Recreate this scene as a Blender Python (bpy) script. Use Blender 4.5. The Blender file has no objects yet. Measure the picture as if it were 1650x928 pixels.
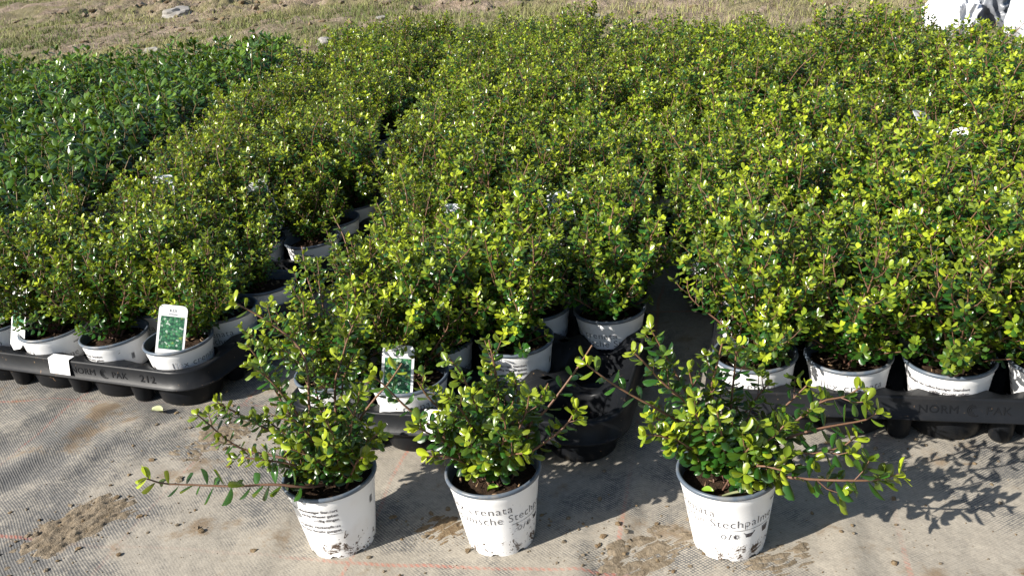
import bpy, math, random
import numpy as np
from mathutils import Vector, noise
R = math.radians
SC = bpy.context.scene
COL = SC.collection

# ------------------------------------------------------------------ camera, sky, sun, exposure
def make_camera():
    f, p, r, h = 1500.0, R(23.0), R(6.64), 0.824
    fwd = np.array([0, math.cos(p), -math.sin(p)]); right = np.array([1.0, 0, 0]); down = np.cross(fwd, right)
    c, s = math.cos(r), math.sin(r)
    x = c * right + s * down; d = -s * right + c * down
    cd = bpy.data.cameras.new('camera'); cd.sensor_width = 36; cd.lens = 36 * f / 1650
    cd.clip_start = 0.02; cd.clip_end = 2000
    co = bpy.data.objects.new('camera', cd); COL.objects.link(co)
    from mathutils import Matrix
    m = Matrix(((x[0], -d[0], -fwd[0], 0), (x[1], -d[1], -fwd[1], 0), (x[2], -d[2], -fwd[2], h), (0, 0, 0, 1)))
    co.matrix_world = m
    SC.camera = co
make_camera()
SUN_AZ, SUN_EL = R(26), R(33)          # direction the shadows run (from +X towards +Y), height of the sun
world = bpy.data.worlds.new('World'); SC.world = world; world.use_nodes = True
wn = world.node_tree.nodes; bg = wn['Background']
sky = wn.new('ShaderNodeTexSky'); sky.sky_type = 'NISHITA'; sky.sun_disc = False
sky.sun_elevation = SUN_EL; sky.sun_rotation = R(90) - (SUN_AZ + math.pi)
world.node_tree.links.new(sky.outputs[0], bg.inputs[0]); bg.inputs[1].default_value = 0.078
sl = bpy.data.lights.new('sun', 'SUN'); sl.energy = 4.95; sl.angle = R(0.5); sl.color = (1.0, 0.945, 0.86)
so = bpy.data.objects.new('sun', sl); COL.objects.link(so)
ldir = Vector((math.cos(SUN_AZ) * math.cos(SUN_EL), math.sin(SUN_AZ) * math.cos(SUN_EL), -math.sin(SUN_EL)))
so.rotation_euler = ldir.to_track_quat('-Z', 'Y').to_euler(); so.location = (-3, -2, 4)
SC.view_settings.view_transform = 'Standard'; SC.view_settings.look = 'None'
SC.view_settings.exposure = 1.02; SC.view_settings.gamma = 1.0

# ------------------------------------------------------------------ helpers
def rng_(seed): return np.random.default_rng(seed)
def tag(o, label=None, cat=None, group=None, kind=None):
    if label: o['label'] = label
    if cat: o['category'] = cat
    if group: o['group'] = group
    if kind: o['kind'] = kind
    return o
def empty(name, loc=(0, 0, 0), rz=0):
    o = bpy.data.objects.new(name, None); COL.objects.link(o); o.location = loc; o.rotation_euler = (0, 0, rz)
    o.empty_display_size = 0.05
    return o
def link(name, me, parent=None):
    o = bpy.data.objects.new(name, me); COL.objects.link(o)
    if parent is not None: o.parent = parent
    return o
def mesh_np(name, V, F, mats, mi=None, smooth=True, col=None):
    """V (n,3); F list of arrays of polygons, each (m,k); mi = list of per-array material index"""
    me = bpy.data.meshes.new(name)
    V = np.asarray(V, dtype=np.float32)
    F = [np.asarray(a, dtype=np.int32) for a in F if len(a)]
    me.vertices.add(len(V)); me.vertices.foreach_set('co', V.ravel())
    nl = sum(a.size for a in F); npoly = sum(len(a) for a in F)
    me.loops.add(nl); me.polygons.add(npoly)
    me.loops.foreach_set('vertex_index', np.concatenate([a.ravel() for a in F]))
    tot = np.concatenate([np.full(len(a), a.shape[1], np.int32) for a in F])
    st = np.concatenate([[0], np.cumsum(tot)[:-1]]).astype(np.int32)
    me.polygons.foreach_set('loop_start', st); me.polygons.foreach_set('loop_total', tot)
    if mi is not None:
        me.polygons.foreach_set('material_index', np.concatenate([np.full(len(a), m, np.int32) for a, m in zip(F, mi)]))
    me.polygons.foreach_set('use_smooth', np.full(npoly, bool(smooth)))
    for m in (mats if isinstance(mats, (list, tuple)) else [mats]): me.materials.append(m)
    if col is not None:
        at = me.color_attributes.new('tint', 'FLOAT_COLOR', 'POINT')
        c4 = np.ones((len(V), 4), np.float32); c4[:, :col.shape[1]] = col
        at.data.foreach_set('color', c4.ravel())
    me.update(calc_edges=True); me.validate()
    return me
class MB:
    """collects pieces into one mesh"""
    def __init__(s): s.V = []; s.F = {}; s.n = 0; s.C = []
    def add(s, V, faces, mi=0, col=None):
        V = np.asarray(V, float)
        for f in faces: s.F.setdefault((len(f), mi), []).append([i + s.n for i in f])
        s.V.append(V); s.n += len(V)
        if col is not None: s.C.append(np.asarray(col, float))
    def addq(s, V, Farr, mi=0, col=None):
        Farr = np.asarray(Farr)
        s.F.setdefault((Farr.shape[1], mi), []).extend((Farr + s.n).tolist())
        s.V.append(np.asarray(V, float)); s.n += len(V)
        if col is not None: s.C.append(np.asarray(col, float))
    def mesh(s, name, mats, smooth=True):
        ks = list(s.F)
        return mesh_np(name, np.concatenate(s.V), [np.array(s.F[k]) for k in ks], mats, [k[1] for k in ks], smooth,
                       np.concatenate(s.C) if s.C else None)
def lathe(prof, n=48, zfun=None):
    """prof list of (r,z): returns V, quads"""
    V = []; a = np.linspace(0, 2 * math.pi, n, endpoint=False)
    for k, (r, z) in enumerate(prof):
        zz = np.zeros(n) + (z if zfun is None else zfun(k, z, a))
        V.append(np.c_[r * np.cos(a), r * np.sin(a), zz])
    F = []
    for k in range(len(prof) - 1):
        for i in range(n):
            j = (i + 1) % n
            F.append((k * n + i, k * n + j, (k + 1) * n + j, (k + 1) * n + i))
    return np.concatenate(V), F

# ------------------------------------------------------------------ materials
def nt(name):
    m = bpy.data.materials.new(name); m.use_nodes = True
    t = m.node_tree; b = t.nodes['Principled BSDF']
    return m, t, b
def N(t, typ, **kw):
    n = t.nodes.new(typ)
    for k, v in kw.items(): setattr(n, k, v)
    return n
def L(t, a, b): t.links.new(a, b)
def math_(t, op, a, b=None, clamp=False):
    n = N(t, 'ShaderNodeMath', operation=op); n.use_clamp = clamp
    for i, v in enumerate((a, b)):
        if v is None: continue
        if isinstance(v, (int, float)): n.inputs[i].default_value = v
        else: L(t, v, n.inputs[i])
    return n.outputs[0]
def mixc(t, f, a, b):
    n = N(t, 'ShaderNodeMix', data_type='RGBA')
    for s, v in ((n.inputs[0], f), (n.inputs[6], a), (n.inputs[7], b)):
        if isinstance(v, (int, float)): s.default_value = v
        elif isinstance(v, tuple): s.default_value = (*v, 1)
        else: L(t, v, s)
    return n.outputs[2]
def noise_(t, vec, scale, detail=3, rough=0.55, dist=0):
    n = N(t, 'ShaderNodeTexNoise'); n.inputs['Scale'].default_value = scale; n.inputs['Detail'].default_value = detail
    n.inputs['Roughness'].default_value = rough; n.inputs['Distortion'].default_value = dist
    if vec is not None: L(t, vec, n.inputs['Vector'])
    return n.outputs[0]
def ramp_(t, f, a, b, smooth=True):
    n = N(t, 'ShaderNodeMapRange'); n.interpolation_type = 'SMOOTHSTEP' if smooth else 'LINEAR'; n.clamp = True
    L(t, f, n.inputs[0]); n.inputs[1].default_value = a; n.inputs[2].default_value = b
    return n.outputs[0]
def bump_(t, b, h, strength, dist=0.001, normal=None):
    n = N(t, 'ShaderNodeBump'); n.inputs['Strength'].default_value = strength; n.inputs['Distance'].default_value = dist
    L(t, h, n.inputs['Height'])
    if normal is not None: L(t, normal, n.inputs['Normal'])
    if b is not None: L(t, n.outputs[0], b.inputs['Normal'])
    return n.outputs[0]
def objcoord(t, rnd=True):
    tc = N(t, 'ShaderNodeTexCoord')
    if not rnd: return tc.outputs['Object'], tc
    oi = N(t, 'ShaderNodeObjectInfo')
    v = N(t, 'ShaderNodeVectorMath', operation='ADD'); c = N(t, 'ShaderNodeCombineXYZ')
    k = math_(t, 'MULTIPLY', oi.outputs['Random'], 37.0)
    for i in range(3): L(t, k, c.inputs[i])
    L(t, tc.outputs['Object'], v.inputs[0]); L(t, c.outputs[0], v.inputs[1])
    return v.outputs[0], tc

def leaf_mat(name, dark, mid, young, rough=0.27, transl=0.24):
    m, t, b = nt(name)
    at = N(t, 'ShaderNodeVertexColor', layer_name='tint'); sp = N(t, 'ShaderNodeSeparateColor'); L(t, at.outputs[0], sp.inputs[0])
    oi = N(t, 'ShaderNodeObjectInfo')
    k = math_(t, 'ADD', sp.outputs[1], math_(t, 'MULTIPLY', math_(t, 'SUBTRACT', oi.outputs['Random'], 0.5), 0.5), True)
    base = mixc(t, k, dark, mid)
    yk = math_(t, 'MULTIPLY', sp.outputs[0], math_(t, 'ADD', math_(t, 'MULTIPLY', oi.outputs['Random'], 0.3), 0.8), True)
    c = mixc(t, yk, base, young)
    L(t, c, b.inputs['Base Color']); b.inputs['Roughness'].default_value = rough
    L(t, ramp_(t, sp.outputs[2], 0, 1, False), b.inputs['Roughness'])
    mr = t.nodes[-1]; mr.inputs[3].default_value = rough - 0.06; mr.inputs[4].default_value = rough + 0.16
    b.inputs['IOR'].default_value = 1.5
    tr = N(t, 'ShaderNodeBsdfTranslucent'); L(t, mixc(t, 0.55, c, tuple(min(1, 1.25 * x) for x in young)), tr.inputs[0])
    mx = N(t, 'ShaderNodeMixShader'); mx.inputs[0].default_value = transl
    L(t, b.outputs[0], mx.inputs[1]); L(t, tr.outputs[0], mx.inputs[2])
    L(t, mx.outputs[0], t.nodes['Material Output'].inputs[0])
    return m
M = {}
M['leaf'] = leaf_mat('holly_leaf', (0.006, 0.030, 0.008), (0.030, 0.110, 0.013), (0.41, 0.48, 0.025), 0.23, 0.20)
M['broad'] = leaf_mat('broad_leaf', (0.008, 0.034, 0.009), (0.042, 0.112, 0.014), (0.22, 0.33, 0.025), 0.19, 0.16)
def stem_mat():
    m, t, b = nt('woody_stem')
    at = N(t, 'ShaderNodeVertexColor', layer_name='tint'); sp = N(t, 'ShaderNodeSeparateColor'); L(t, at.outputs[0], sp.inputs[0])
    v, tc = objcoord(t)
    c = mixc(t, sp.outputs[0], (0.14, 0.07, 0.045), (0.18, 0.062, 0.045))
    c = mixc(t, sp.outputs[1], c, (0.20, 0.17, 0.04))
    c = mixc(t, math_(t, 'MULTIPLY', noise_(t, v, 260, 2), 0.6), c, (0.07, 0.04, 0.03))
    L(t, c, b.inputs['Base Color']); b.inputs['Roughness'].default_value = 0.6
    return m
M['stem'] = stem_mat()
def pot_mats():
    m, t, b = nt('white_pot_plastic'); v, tc = objcoord(t)
    sx = N(t, 'ShaderNodeSeparateXYZ'); L(t, tc.outputs['Object'], sx.inputs[0])
    z = sx.outputs[2]
    n1 = noise_(t, v, 44, 6, 0.75, 0.8); n2 = noise_(t, v, 150, 3, 0.65); n3 = noise_(t, v, 12, 2)
    low = ramp_(t, z, 0.075, 0.0)
    th = math_(t, 'ADD', math_(t, 'MULTIPLY', low, 0.15), math_(t, 'MULTIPLY', math_(t, 'SUBTRACT', n3, 0.5), 0.28))
    d1 = ramp_(t, math_(t, 'ADD', n1, th), 0.67, 0.735)
    d2 = ramp_(t, math_(t, 'ADD', n2, math_(t, 'MULTIPLY', th, 1.0)), 0.765, 0.80)
    dust = math_(t, 'MULTIPLY', ramp_(t, math_(t, 'ADD', noise_(t, v, 20, 4), math_(t, 'MULTIPLY', low, 0.2)), 0.52, 0.9), 0.35)
    c = mixc(t, dust, (0.80, 0.80, 0.80), (0.50, 0.42, 0.33))
    dm = math_(t, 'MAXIMUM', d1, d2)
    c = mixc(t, dm, c, (0.085, 0.056, 0.038)); L(t, c, b.inputs['Base Color'])
    rr = math_(t, 'ADD', math_(t, 'MULTIPLY', dm, 0.5), 0.36); L(t, rr, b.inputs['Roughness'])
    bump_(t, b, dm, 0.5, 0.0012)
    g, t, b = nt('grey_pot_plastic'); v, tc = objcoord(t)
    c = mixc(t, ramp_(t, noise_(t, v, 60, 4), 0.45, 0.75), (0.085, 0.108, 0.14), (0.17, 0.17, 0.17)); L(t, c, b.inputs['Base Color'])
    b.inputs['Roughness'].default_value = 0.38
    p, t, b = nt('pot_print'); v, tc = objcoord(t)
    c = mixc(t, ramp_(t, noise_(t, v, 45, 5, 0.7), 0.54, 0.66), (0.045, 0.04, 0.045), (0.45, 0.44, 0.45)); L(t, c, b.inputs['Base Color'])
    b.inputs['Roughness'].default_value = 0.5
    return [m, g, p]
M['pot'] = pot_mats()
def soil_mat(name, a, b_, c_, sc, bs):
    m, t, b = nt(name); v, tc = objcoord(t)
    n1 = noise_(t, v, sc, 6, 0.7); n2 = noise_(t, v, sc * 3.1, 4, 0.7)
    c = mixc(t, ramp_(t, n1, 0.35, 0.65), a, b_); c = mixc(t, ramp_(t, n2, 0.60, 0.72), c, c_)
    L(t, c, b.inputs['Base Color']); b.inputs['Roughness'].default_value = 0.95
    b.inputs['Specular IOR Level'].default_value = 0.15
    bump_(t, b, math_(t, 'ADD', n1, n2), 0.9, bs)
    return m
M['soil'] = soil_mat('potting_soil', (0.018, 0.011, 0.007), (0.05, 0.03, 0.018), (0.16, 0.10, 0.055), 160, 0.003)
M['mud'] = soil_mat('dried_mud', (0.15, 0.118, 0.08), (0.235, 0.19, 0.135), (0.34, 0.29, 0.215), 70, 0.004)
M['sandy'] = soil_mat('sandy_soil', (0.14, 0.095, 0.055), (0.22, 0.165, 0.10), (0.36, 0.29, 0.20), 140, 0.003)
def tray_mat():
    m, t, b = nt('black_tray_plastic'); v, tc = objcoord(t)
    n1 = noise_(t, v, 9, 5, 0.65); n2 = noise_(t, v, 110, 3, 0.7)
    c = mixc(t, math_(t, 'MULTIPLY', ramp_(t, n1, 0.45, 0.8), 0.3), (0.009, 0.010, 0.012), (0.05, 0.045, 0.04))
    c = mixc(t, math_(t, 'MULTIPLY', ramp_(t, n2, 0.66, 0.72), ramp_(t, n1, 0.42, 0.6)), c, (0.20, 0.13, 0.075))
    L(t, c, b.inputs['Base Color'])
    L(t, math_(t, 'ADD', math_(t, 'MULTIPLY', n1, 0.35), 0.22), b.inputs['Roughness'])
    b.inputs['Specular IOR Level'].default_value = 0.14
    bump_(t, b, noise_(t, v, 40, 4), 0.2, 0.002)
    return m
M['tray'] = tray_mat()
def plain(name, c, rough=0.5, spec=0.5):
    m, t, b = nt(name); v, tc = objcoord(t)
    n = noise_(t, v, 35, 4)
    L(t, mixc(t, math_(t, 'MULTIPLY', ramp_(t, n, 0.45, 0.8), 0.3), c, tuple(x * 0.7 for x in c)), b.inputs['Base Color'])
    b.inputs['Roughness'].default_value = rough; b.inputs['Specular IOR Level'].default_value = spec
    return m
M['card'] = plain('white_card', (0.80, 0.80, 0.80), 0.45)
M['ink'] = plain('grey_ink', (0.22, 0.23, 0.24), 0.6)
M['film'] = plain('white_film', (0.62, 0.63, 0.66), 0.35)
M['greyfilm'] = plain('grey_film', (0.16, 0.17, 0.19), 0.35)
M['stone'] = plain('pale_stone', (0.27, 0.255, 0.235), 0.85, 0.2)
M['chip'] = plain('bark_chip', (0.24, 0.16, 0.09), 0.85, 0.2)
M['dryleaf'] = plain('pale_leaf', (0.36, 0.38, 0.20), 0.5)
def picture_mat():
    m, t, b = nt('printed_leaf_picture'); v, tc = objcoord(t)
    vo = N(t, 'ShaderNodeTexVoronoi'); vo.inputs['Scale'].default_value = 230; L(t, v, vo.inputs['Vector'])
    sp = N(t, 'ShaderNodeSeparateColor'); L(t, vo.outputs['Color'], sp.inputs[0])
    c = mixc(t, sp.outputs[0], (0.012, 0.075, 0.04), (0.07, 0.24, 0.10))
    c = mixc(t, ramp_(t, noise_(t, v, 70, 3), 0.56, 0.68), c, (0.30, 0.38, 0.07))
    c = mixc(t, math_(t, 'MULTIPLY', ramp_(t, vo.outputs['Distance'], 0.35, 0.75), 0.8), c, (0.008, 0.03, 0.02))
    c = mixc(t, math_(t, 'MULTIPLY', ramp_(t, sp.outputs[1], 0.9, 0.95), 0.7), c, (0.5, 0.62, 0.5))
    L(t, c, b.inputs['Base Color']); b.inputs['Roughness'].default_value = 0.3
    return m
M['picture'] = picture_mat()
def grass_mat():
    m, t, b = nt('dry_grass')
    at = N(t, 'ShaderNodeVertexColor', layer_name='tint'); sp = N(t, 'ShaderNodeSeparateColor'); L(t, at.outputs[0], sp.inputs[0])
    c = mixc(t, sp.outputs[0], (0.075, 0.115, 0.022), (0.27, 0.26, 0.105)); L(t, c, b.inputs['Base Color'])
    b.inputs['Roughness'].default_value = 0.7; b.inputs['Specular IOR Level'].default_value = 0.2
    return m
M['grass'] = grass_mat()

# ------------------------------------------------------------------ ground: woven fabric over bare soil
def fabric_mat():
    m, t, b = nt('woven_ground_fabric'); o, tc = objcoord(t, False)
    rot = N(t, 'ShaderNodeVectorRotate', rotation_type='Z_AXIS'); L(t, o, rot.inputs['Vector']); rot.inputs['Angle'].default_value = R(15)
    # gentle warp so that no thread runs ruler straight
    wn_ = N(t, 'ShaderNodeTexNoise'); wn_.inputs['Scale'].default_value = 4.0; wn_.inputs['Detail'].default_value = 2; L(t, o, wn_.inputs['Vector'])
    wv = N(t, 'ShaderNodeVectorMath', operation='SCALE'); wv.inputs['Scale'].default_value = 0.035
    ws = N(t, 'ShaderNodeVectorMath', operation='SUBTRACT'); L(t, wn_.outputs['Color'], ws.inputs[0]); ws.inputs[1].default_value = (0.5, 0.5, 0.5)
    L(t, ws.outputs[0], wv.inputs[0])
    ad = N(t, 'ShaderNodeVectorMath', operation='ADD'); L(t, rot.outputs[0], ad.inputs[0]); L(t, wv.outputs[0], ad.inputs[1])
    sx = N(t, 'ShaderNodeSeparateXYZ'); L(t, ad.outputs[0], sx.inputs[0]); a, bb = sx.outputs[0], sx.outputs[1]
    def sinw(x, per, ph=0.0): return math_(t, 'SINE', math_(t, 'ADD', math_(t, 'MULTIPLY', x, 2 * math.pi / per), ph))
    wa, wb = sinw(a, 0.0060), sinw(bb, 0.0050)
    weave = math_(t, 'ADD', math_(t, 'MULTIPLY', math_(t, 'MULTIPLY', wa, wb), 0.5), 0.5)
    big = noise_(t, o, 3.2, 5, 0.62, 0.4); mid = noise_(t, o, 11, 4, 0.6); fine = noise_(t, o, 130, 4, 0.75); sp = noise_(t, o, 420, 2, 0.7)
    sx0 = N(t, 'ShaderNodeSeparateXYZ'); L(t, o, sx0.inputs[0])
    # the left side lies barer and greyer, the middle is dusted with sand
    side = ramp_(t, math_(t, 'ADD', sx0.outputs[0], math_(t, 'MULTIPLY', big, 0.5)), -0.60, -0.05)
    dust = math_(t, 'ADD', math_(t, 'ADD', math_(t, 'MULTIPLY', big, 1.0), math_(t, 'MULTIPLY', mid, 0.95)), math_(t, 'SUBTRACT', math_(t, 'MULTIPLY', side, 0.20), 0.07))
    dustk = ramp_(t, dust, 0.72, 1.22)
    hole = ramp_(t, math_(t, 'ADD', weave, math_(t, 'MULTIPLY', math_(t, 'SUBTRACT', fine, 0.5), 1.5)), 0.40, 0.75)
    dustk2 = ramp_(t, math_(t, 'ADD', dustk, math_(t, 'MULTIPLY', math_(t, 'SUBTRACT', hole, 0.5), 0.75)), 0.12, 0.80)
    thread = mixc(t, fine, (0.065, 0.066, 0.068), (0.16, 0.155, 0.145))
    sand = mixc(t, fine, (0.215, 0.190, 0.152), (0.36, 0.328, 0.275))
    c = mixc(t, dustk2, thread, sand)
    # wet-looking brown soil smears
    br = ramp_(t, math_(t, 'ADD', noise_(t, o, 5.5, 6, 0.7, 0.15), math_(t, 'MULTIPLY', fine, 0.12)), 0.62, 0.72)
    c = mixc(t, math_(t, 'MULTIPLY', br, 0.8), c, mixc(t, fine, (0.12, 0.08, 0.045), (0.22, 0.16, 0.10)))
    c = mixc(t, math_(t, 'MULTIPLY', ramp_(t, sp, 0.68, 0.74), 0.7), c, (0.07, 0.055, 0.04))
    # red marker threads woven in a grid
    def line(x, per, off, w):
        d = math_(t, 'ABSOLUTE', math_(t, 'SUBTRACT', math_(t, 'FRACT', math_(t, 'ADD', math_(t, 'DIVIDE', math_(t, 'SUBTRACT', x, off), per), 100.5)), 0.5))
        n = N(t, 'ShaderNodeMapRange'); n.clamp = True; L(t, math_(t, 'MULTIPLY', d, per), n.inputs[0])
        n.inputs[1].default_value = w; n.inputs[2].default_value = w * 0.45; return n.outputs[0]
    la = line(a, 0.365, RED_A, 0.0042); lb = line(bb, 0.40, RED_B, 0.0042)
    wear = ramp_(t, math_(t, 'ADD', noise_(t, o, 2.3, 3), math_(t, 'MULTIPLY', fine, 0.35)), 0.56, 0.76)
    red = math_(t, 'MULTIPLY', math_(t, 'MAXIMUM', math_(t, 'MULTIPLY', la, 0.85), math_(t, 'MULTIPLY', lb, 0.8)), math_(t, 'SUBTRACT', 1.0, math_(t, 'MULTIPLY', wear, 0.9)))
    red = math_(t, 'MULTIPLY', red, math_(t, 'ADD', 0.5, math_(t, 'MULTIPLY', sinw(math_(t, 'ADD', a, bb), 0.009), 0.3)))
    c = mixc(t, math_(t, 'MULTIPLY', red, 0.72), c, (0.46, 0.10, 0.055))
    L(t, c, b.inputs['Base Color']); b.inputs['Roughness'].default_value = 0.9; b.inputs['Specular IOR Level'].default_value = 0.2
    h = math_(t, 'ADD', math_(t, 'MULTIPLY', weave, math_(t, 'SUBTRACT', 1.1, dustk)), math_(t, 'MULTIPLY', fine, 1.0))
    nb = bump_(t, None, h, 0.55, 0.0016)
    bump_(t, b, mid, 0.35, 0.012, nb)
    return m
RED_A, RED_B = -0.53, 0.94     # where the red threads run, in the fabric's own turned axes
def nzgrid(xs, ys, zf):
    X, Y = np.meshgrid(xs, ys)
    V = np.c_[X.ravel(), Y.ravel(), np.zeros(X.size)]
    zf(V)
    nx, ny = len(xs), len(ys)
    i, j = np.meshgrid(np.arange(nx - 1), np.arange(ny - 1)); q = (j * nx + i).ravel()
    return V, np.c_[q, q + 1, q + nx + 1, q + nx]
def segs(*a):
    """a = x0, (x1, step), (x2, step) ..."""
    out = [a[0]]
    for x1, st in a[1:]:
        n = max(1, int(round((x1 - out[-1]) / st))); x0 = out[-1]
        out += [x0 + (x1 - x0) * k / n for k in range(1, n + 1)]
    return np.array(out)
def fbm(x, y, sc, seed=0.0, octv=4, rough=0.5):
    """cheap value noise on arrays"""
    x = np.asarray(x) * sc; y = np.asarray(y) * sc; out = np.zeros_like(x); amp = 1.0; tot = 0
    for k in range(octv):
        xi = np.floor(x).astype(np.int64); yi = np.floor(y).astype(np.int64); fx = x - xi; fy = y - yi
        fx = fx * fx * (3 - 2 * fx); fy = fy * fy * (3 - 2 * fy)
        def hsh(a, b_):
            h = (a * 374761393 + b_ * 668265263 + int(seed * 1013 + k * 7919) * 1274126177) & 0xFFFFFFFF
            h = ((h ^ (h >> 13)) * 1274126177) & 0xFFFFFFFF
            return ((h ^ (h >> 16)) & 0xFFFF) / 65535.0
        v = (hsh(xi, yi) * (1 - fx) + hsh(xi + 1, yi) * fx) * (1 - fy) + (hsh(xi, yi + 1) * (1 - fx) + hsh(xi + 1, yi + 1) * fx) * fy
        out += amp * v; tot += amp; amp *= rough; x = x * 2.03; y = y * 2.03
    return out / tot
FOLDS = [  # start, end, height, half-width: ridges in the slack fabric
    ((-0.93, 1.28), (-0.78, 1.60), 0.011, 0.045), ((-0.80, 1.30), (-0.68, 1.53), 0.008, 0.035), ((-0.70, 1.33), (-0.60, 1.50), 0.005, 0.03),
    ((-1.06, 1.30), (-0.90, 1.66), 0.010, 0.04), ((0.02, 0.86), (0.07, 1.15), 0.006, 0.03), ((0.36, 0.84), (0.42, 1.06), 0.005, 0.03),
    ((0.10, 1.02), (0.17, 1.20), 0.007, 0.022), ((-0.45, 0.90), (-0.36, 1.25), 0.005, 0.04), ((-0.20, 1.20), (-0.15, 1.36), 0.006, 0.02),
]
def fabric_z(V):
    x, y = V[:, 0], V[:, 1]
    z = (fbm(x, y, 3.0, 1, 3) - 0.5) * 0.012 + (fbm(x, y, 22, 2, 3) - 0.5) * 0.004
    for (x0, y0), (x1, y1), h, w in FOLDS:
        dx, dy = x1 - x0, y1 - y0; ln = math.hypot(dx, dy)
        wob = (fbm(x, y, 7, 5, 2) - 0.5) * 0.05
        u = ((x - x0) * dx + (y - y0) * dy) / ln ** 2; d = ((x - x0) * dy - (y - y0) * dx) / ln + wob
        e = np.clip(u, 0, 1); e = np.minimum(1, np.minimum(np.clip((u + .25) / .4, 0, 1), np.clip((1.25 - u) / .4, 0, 1)))
        # steeper on the side away from the sun
        z += h * e * np.where(d < 0, np.exp(-(d / w) ** 2), np.exp(-(d / (w * 0.7)) ** 2))
    flat = np.ones_like(z)   # pressed flat where pots and trays stand
    for (px, py, r) in PRESS: flat *= np.clip((np.hypot(x - px, y - py) - r) / 0.07, 0, 1)
    V[:, 2] = np.maximum(z, -0.002) * flat + 0.004
    w = np.clip((y - 2.2) / 2.6, 0, 1); V[:, 1] = y + (-0.27 * x + (fbm(x, y, 2.5, 9, 3) - .5) * 0.3) * w
PRESS = [(-0.2806, 1.098, 0.05), (-0.0538, 1.0627, 0.05), (0.2486, 1.0, 0.05)]
for k in range(5): PRESS += [(-0.63 - 0.11 * k, 1.66 + 0.05 * k, 0.10), (-0.30 + 0.10 * k, 1.42 - 0.03 * k, 0.10), (0.36 + 0.12 * k, 1.36 - 0.04 * k, 0.12)]
V, F = nzgrid(segs(-6, (-1.6, .08), (-1.15, .012), (0.95, .0065), (1.3, .02), (3.2, .08)),
              segs(-2.5, (0.75, .08), (1.75, .0065), (2.2, .02), (4.75, .04)), fabric_z)
fabric = link('ground_fabric', mesh_np('ground_fabric', V, [F], fabric_mat())); tag(fabric, kind='structure')

def track(x, y):   # the bare, driven strip beyond the bed
    d = np.abs((y - 8.6) + 0.78 * x + (fbm(x, y, 0.7, 3, 3) - .5) * 1.6)
    return np.clip(1.6 - d / 0.9, 0, 1)
def ground_z(V):
    x, y = V[:, 0], V[:, 1]; near = np.clip((y + 0.27 * x - 4.2) / 0.6, 0, 1) * np.clip((40 - np.hypot(x, y)) / 20, 0, 1)
    tk = track(x, y)
    cl = np.clip(fbm(x, y, 7, 4, 5, 0.62) - 0.44, 0, 1)
    V[:, 2] = -0.02 + near * (0.02 + (fbm(x, y, 1.2, 6, 3) - .5) * 0.08 + cl * (0.10 + 0.22 * tk))
def ground_mat():
    m, t, b = nt('bare_soil_ground'); o, tc = objcoord(t, False)
    n1 = noise_(t, o, 1.1, 5, 0.6); n2 = noise_(t, o, 9, 6, 0.7); n3 = noise_(t, o, 45, 4, 0.7)
    c = mixc(t, ramp_(t, n2, 0.3, 0.7), (0.17, 0.125, 0.085), (0.36, 0.285, 0.215))
    c = mixc(t, ramp_(t, n3, 0.58, 0.75), c, (0.42, 0.36, 0.29))
    c = mixc(t, math_(t, 'MULTIPLY', ramp_(t, n1, 0.42, 0.58), 0.6), c, (0.16, 0.155, 0.06))
    L(t, c, b.inputs['Base Color']); b.inputs['Roughness'].default_value = 0.95; b.inputs['Specular IOR Level'].default_value = 0.15
    bump_(t, b, math_(t, 'ADD', n2, n3), 0.9, 0.03)
    return m
V, F = nzgrid(segs(-300, (-30, 30), (-12, 1.5), (-5.5, .12), (3.6, .035), (8, .4), (40, 8), (300, 60)),
              segs(-150, (-6, 24), (3.4, .8), (7.5, .03), (12, .07), (22, .25), (60, 4), (600, 90)), ground_z)
link('ground', mesh_np('ground', V, [F], ground_mat())).__setitem__('kind', 'structure')

# dry grass beyond the bed: countless blades, one object
def make_grass():
    r = rng_(11); n = 420000
    d = r.uniform(4.0, 17.5, n) ** 1.0; x = r.uniform(-9, 4, n); y = 4.0 + 14 * r.random(n) ** 1.8
    inview = (x > -0.62 * y - 0.2) & (x < 0.60 * y + 0.2)
    edge = y + 0.27 * x - 4.55
    dens = np.clip(fbm(x, y, 2.6, 21, 4, .6) * 3.0 - 0.75, 0, 1) * (1 - 0.93 * track(x, y)) * (edge > 0)
    right = np.clip((x - 0.2) / 1.0, 0, 1); dens *= 1 - 0.55 * right * (y < 9)
    k = inview & (r.random(n) < dens); x, y = x[k], y[k]; n = len(x)
    V0 = np.c_[x, y, np.zeros(n)]; ground_z(V0); z = V0[:, 2]
    h = r.uniform(.015, .050, n) * (0.6 + 1.1 * np.clip(fbm(x, y, 2.6, 21, 4, .6) * 2 - .6, 0, 1)); az = r.uniform(0, 6.283, n); w = r.uniform(.0007, .0018, n) * (1 + y / 12)
    lean = r.uniform(.3, 1.5, n) * h; la = az + r.uniform(1, 2, n)
    c, s = np.cos(az) * w, np.sin(az) * w; lx, ly = np.cos(la) * lean, np.sin(la) * lean
    P = np.stack([np.c_[x - c, y - s, z - .004], np.c_[x + c, y + s, z - .004], np.c_[x + lx * .4 + c * .7, y + ly * .4 + s * .7, z + h * .6],
                  np.c_[x + lx * .4 - c * .7, y + ly * .4 - s * .7, z + h * .6], np.c_[x + lx, y + ly, z + h * .95]], 1)
    b = np.arange(n)[:, None] * 5
    tint = np.clip(fbm(x, y, 1.5, 31, 3) * 1.6 - .25 + r.uniform(-.35, .35, n), 0, 1)
    me = mesh_np('grass', P.reshape(-1, 3), [b + [0, 1, 2, 3], b + [3, 2, 4]], M['grass'], col=np.repeat(tint, 5)[:, None])
    tag(link('grass', me), 'sparse dry grass growing on the bare ground beyond the shrubs', 'grass', kind='stuff')
make_grass()

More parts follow.
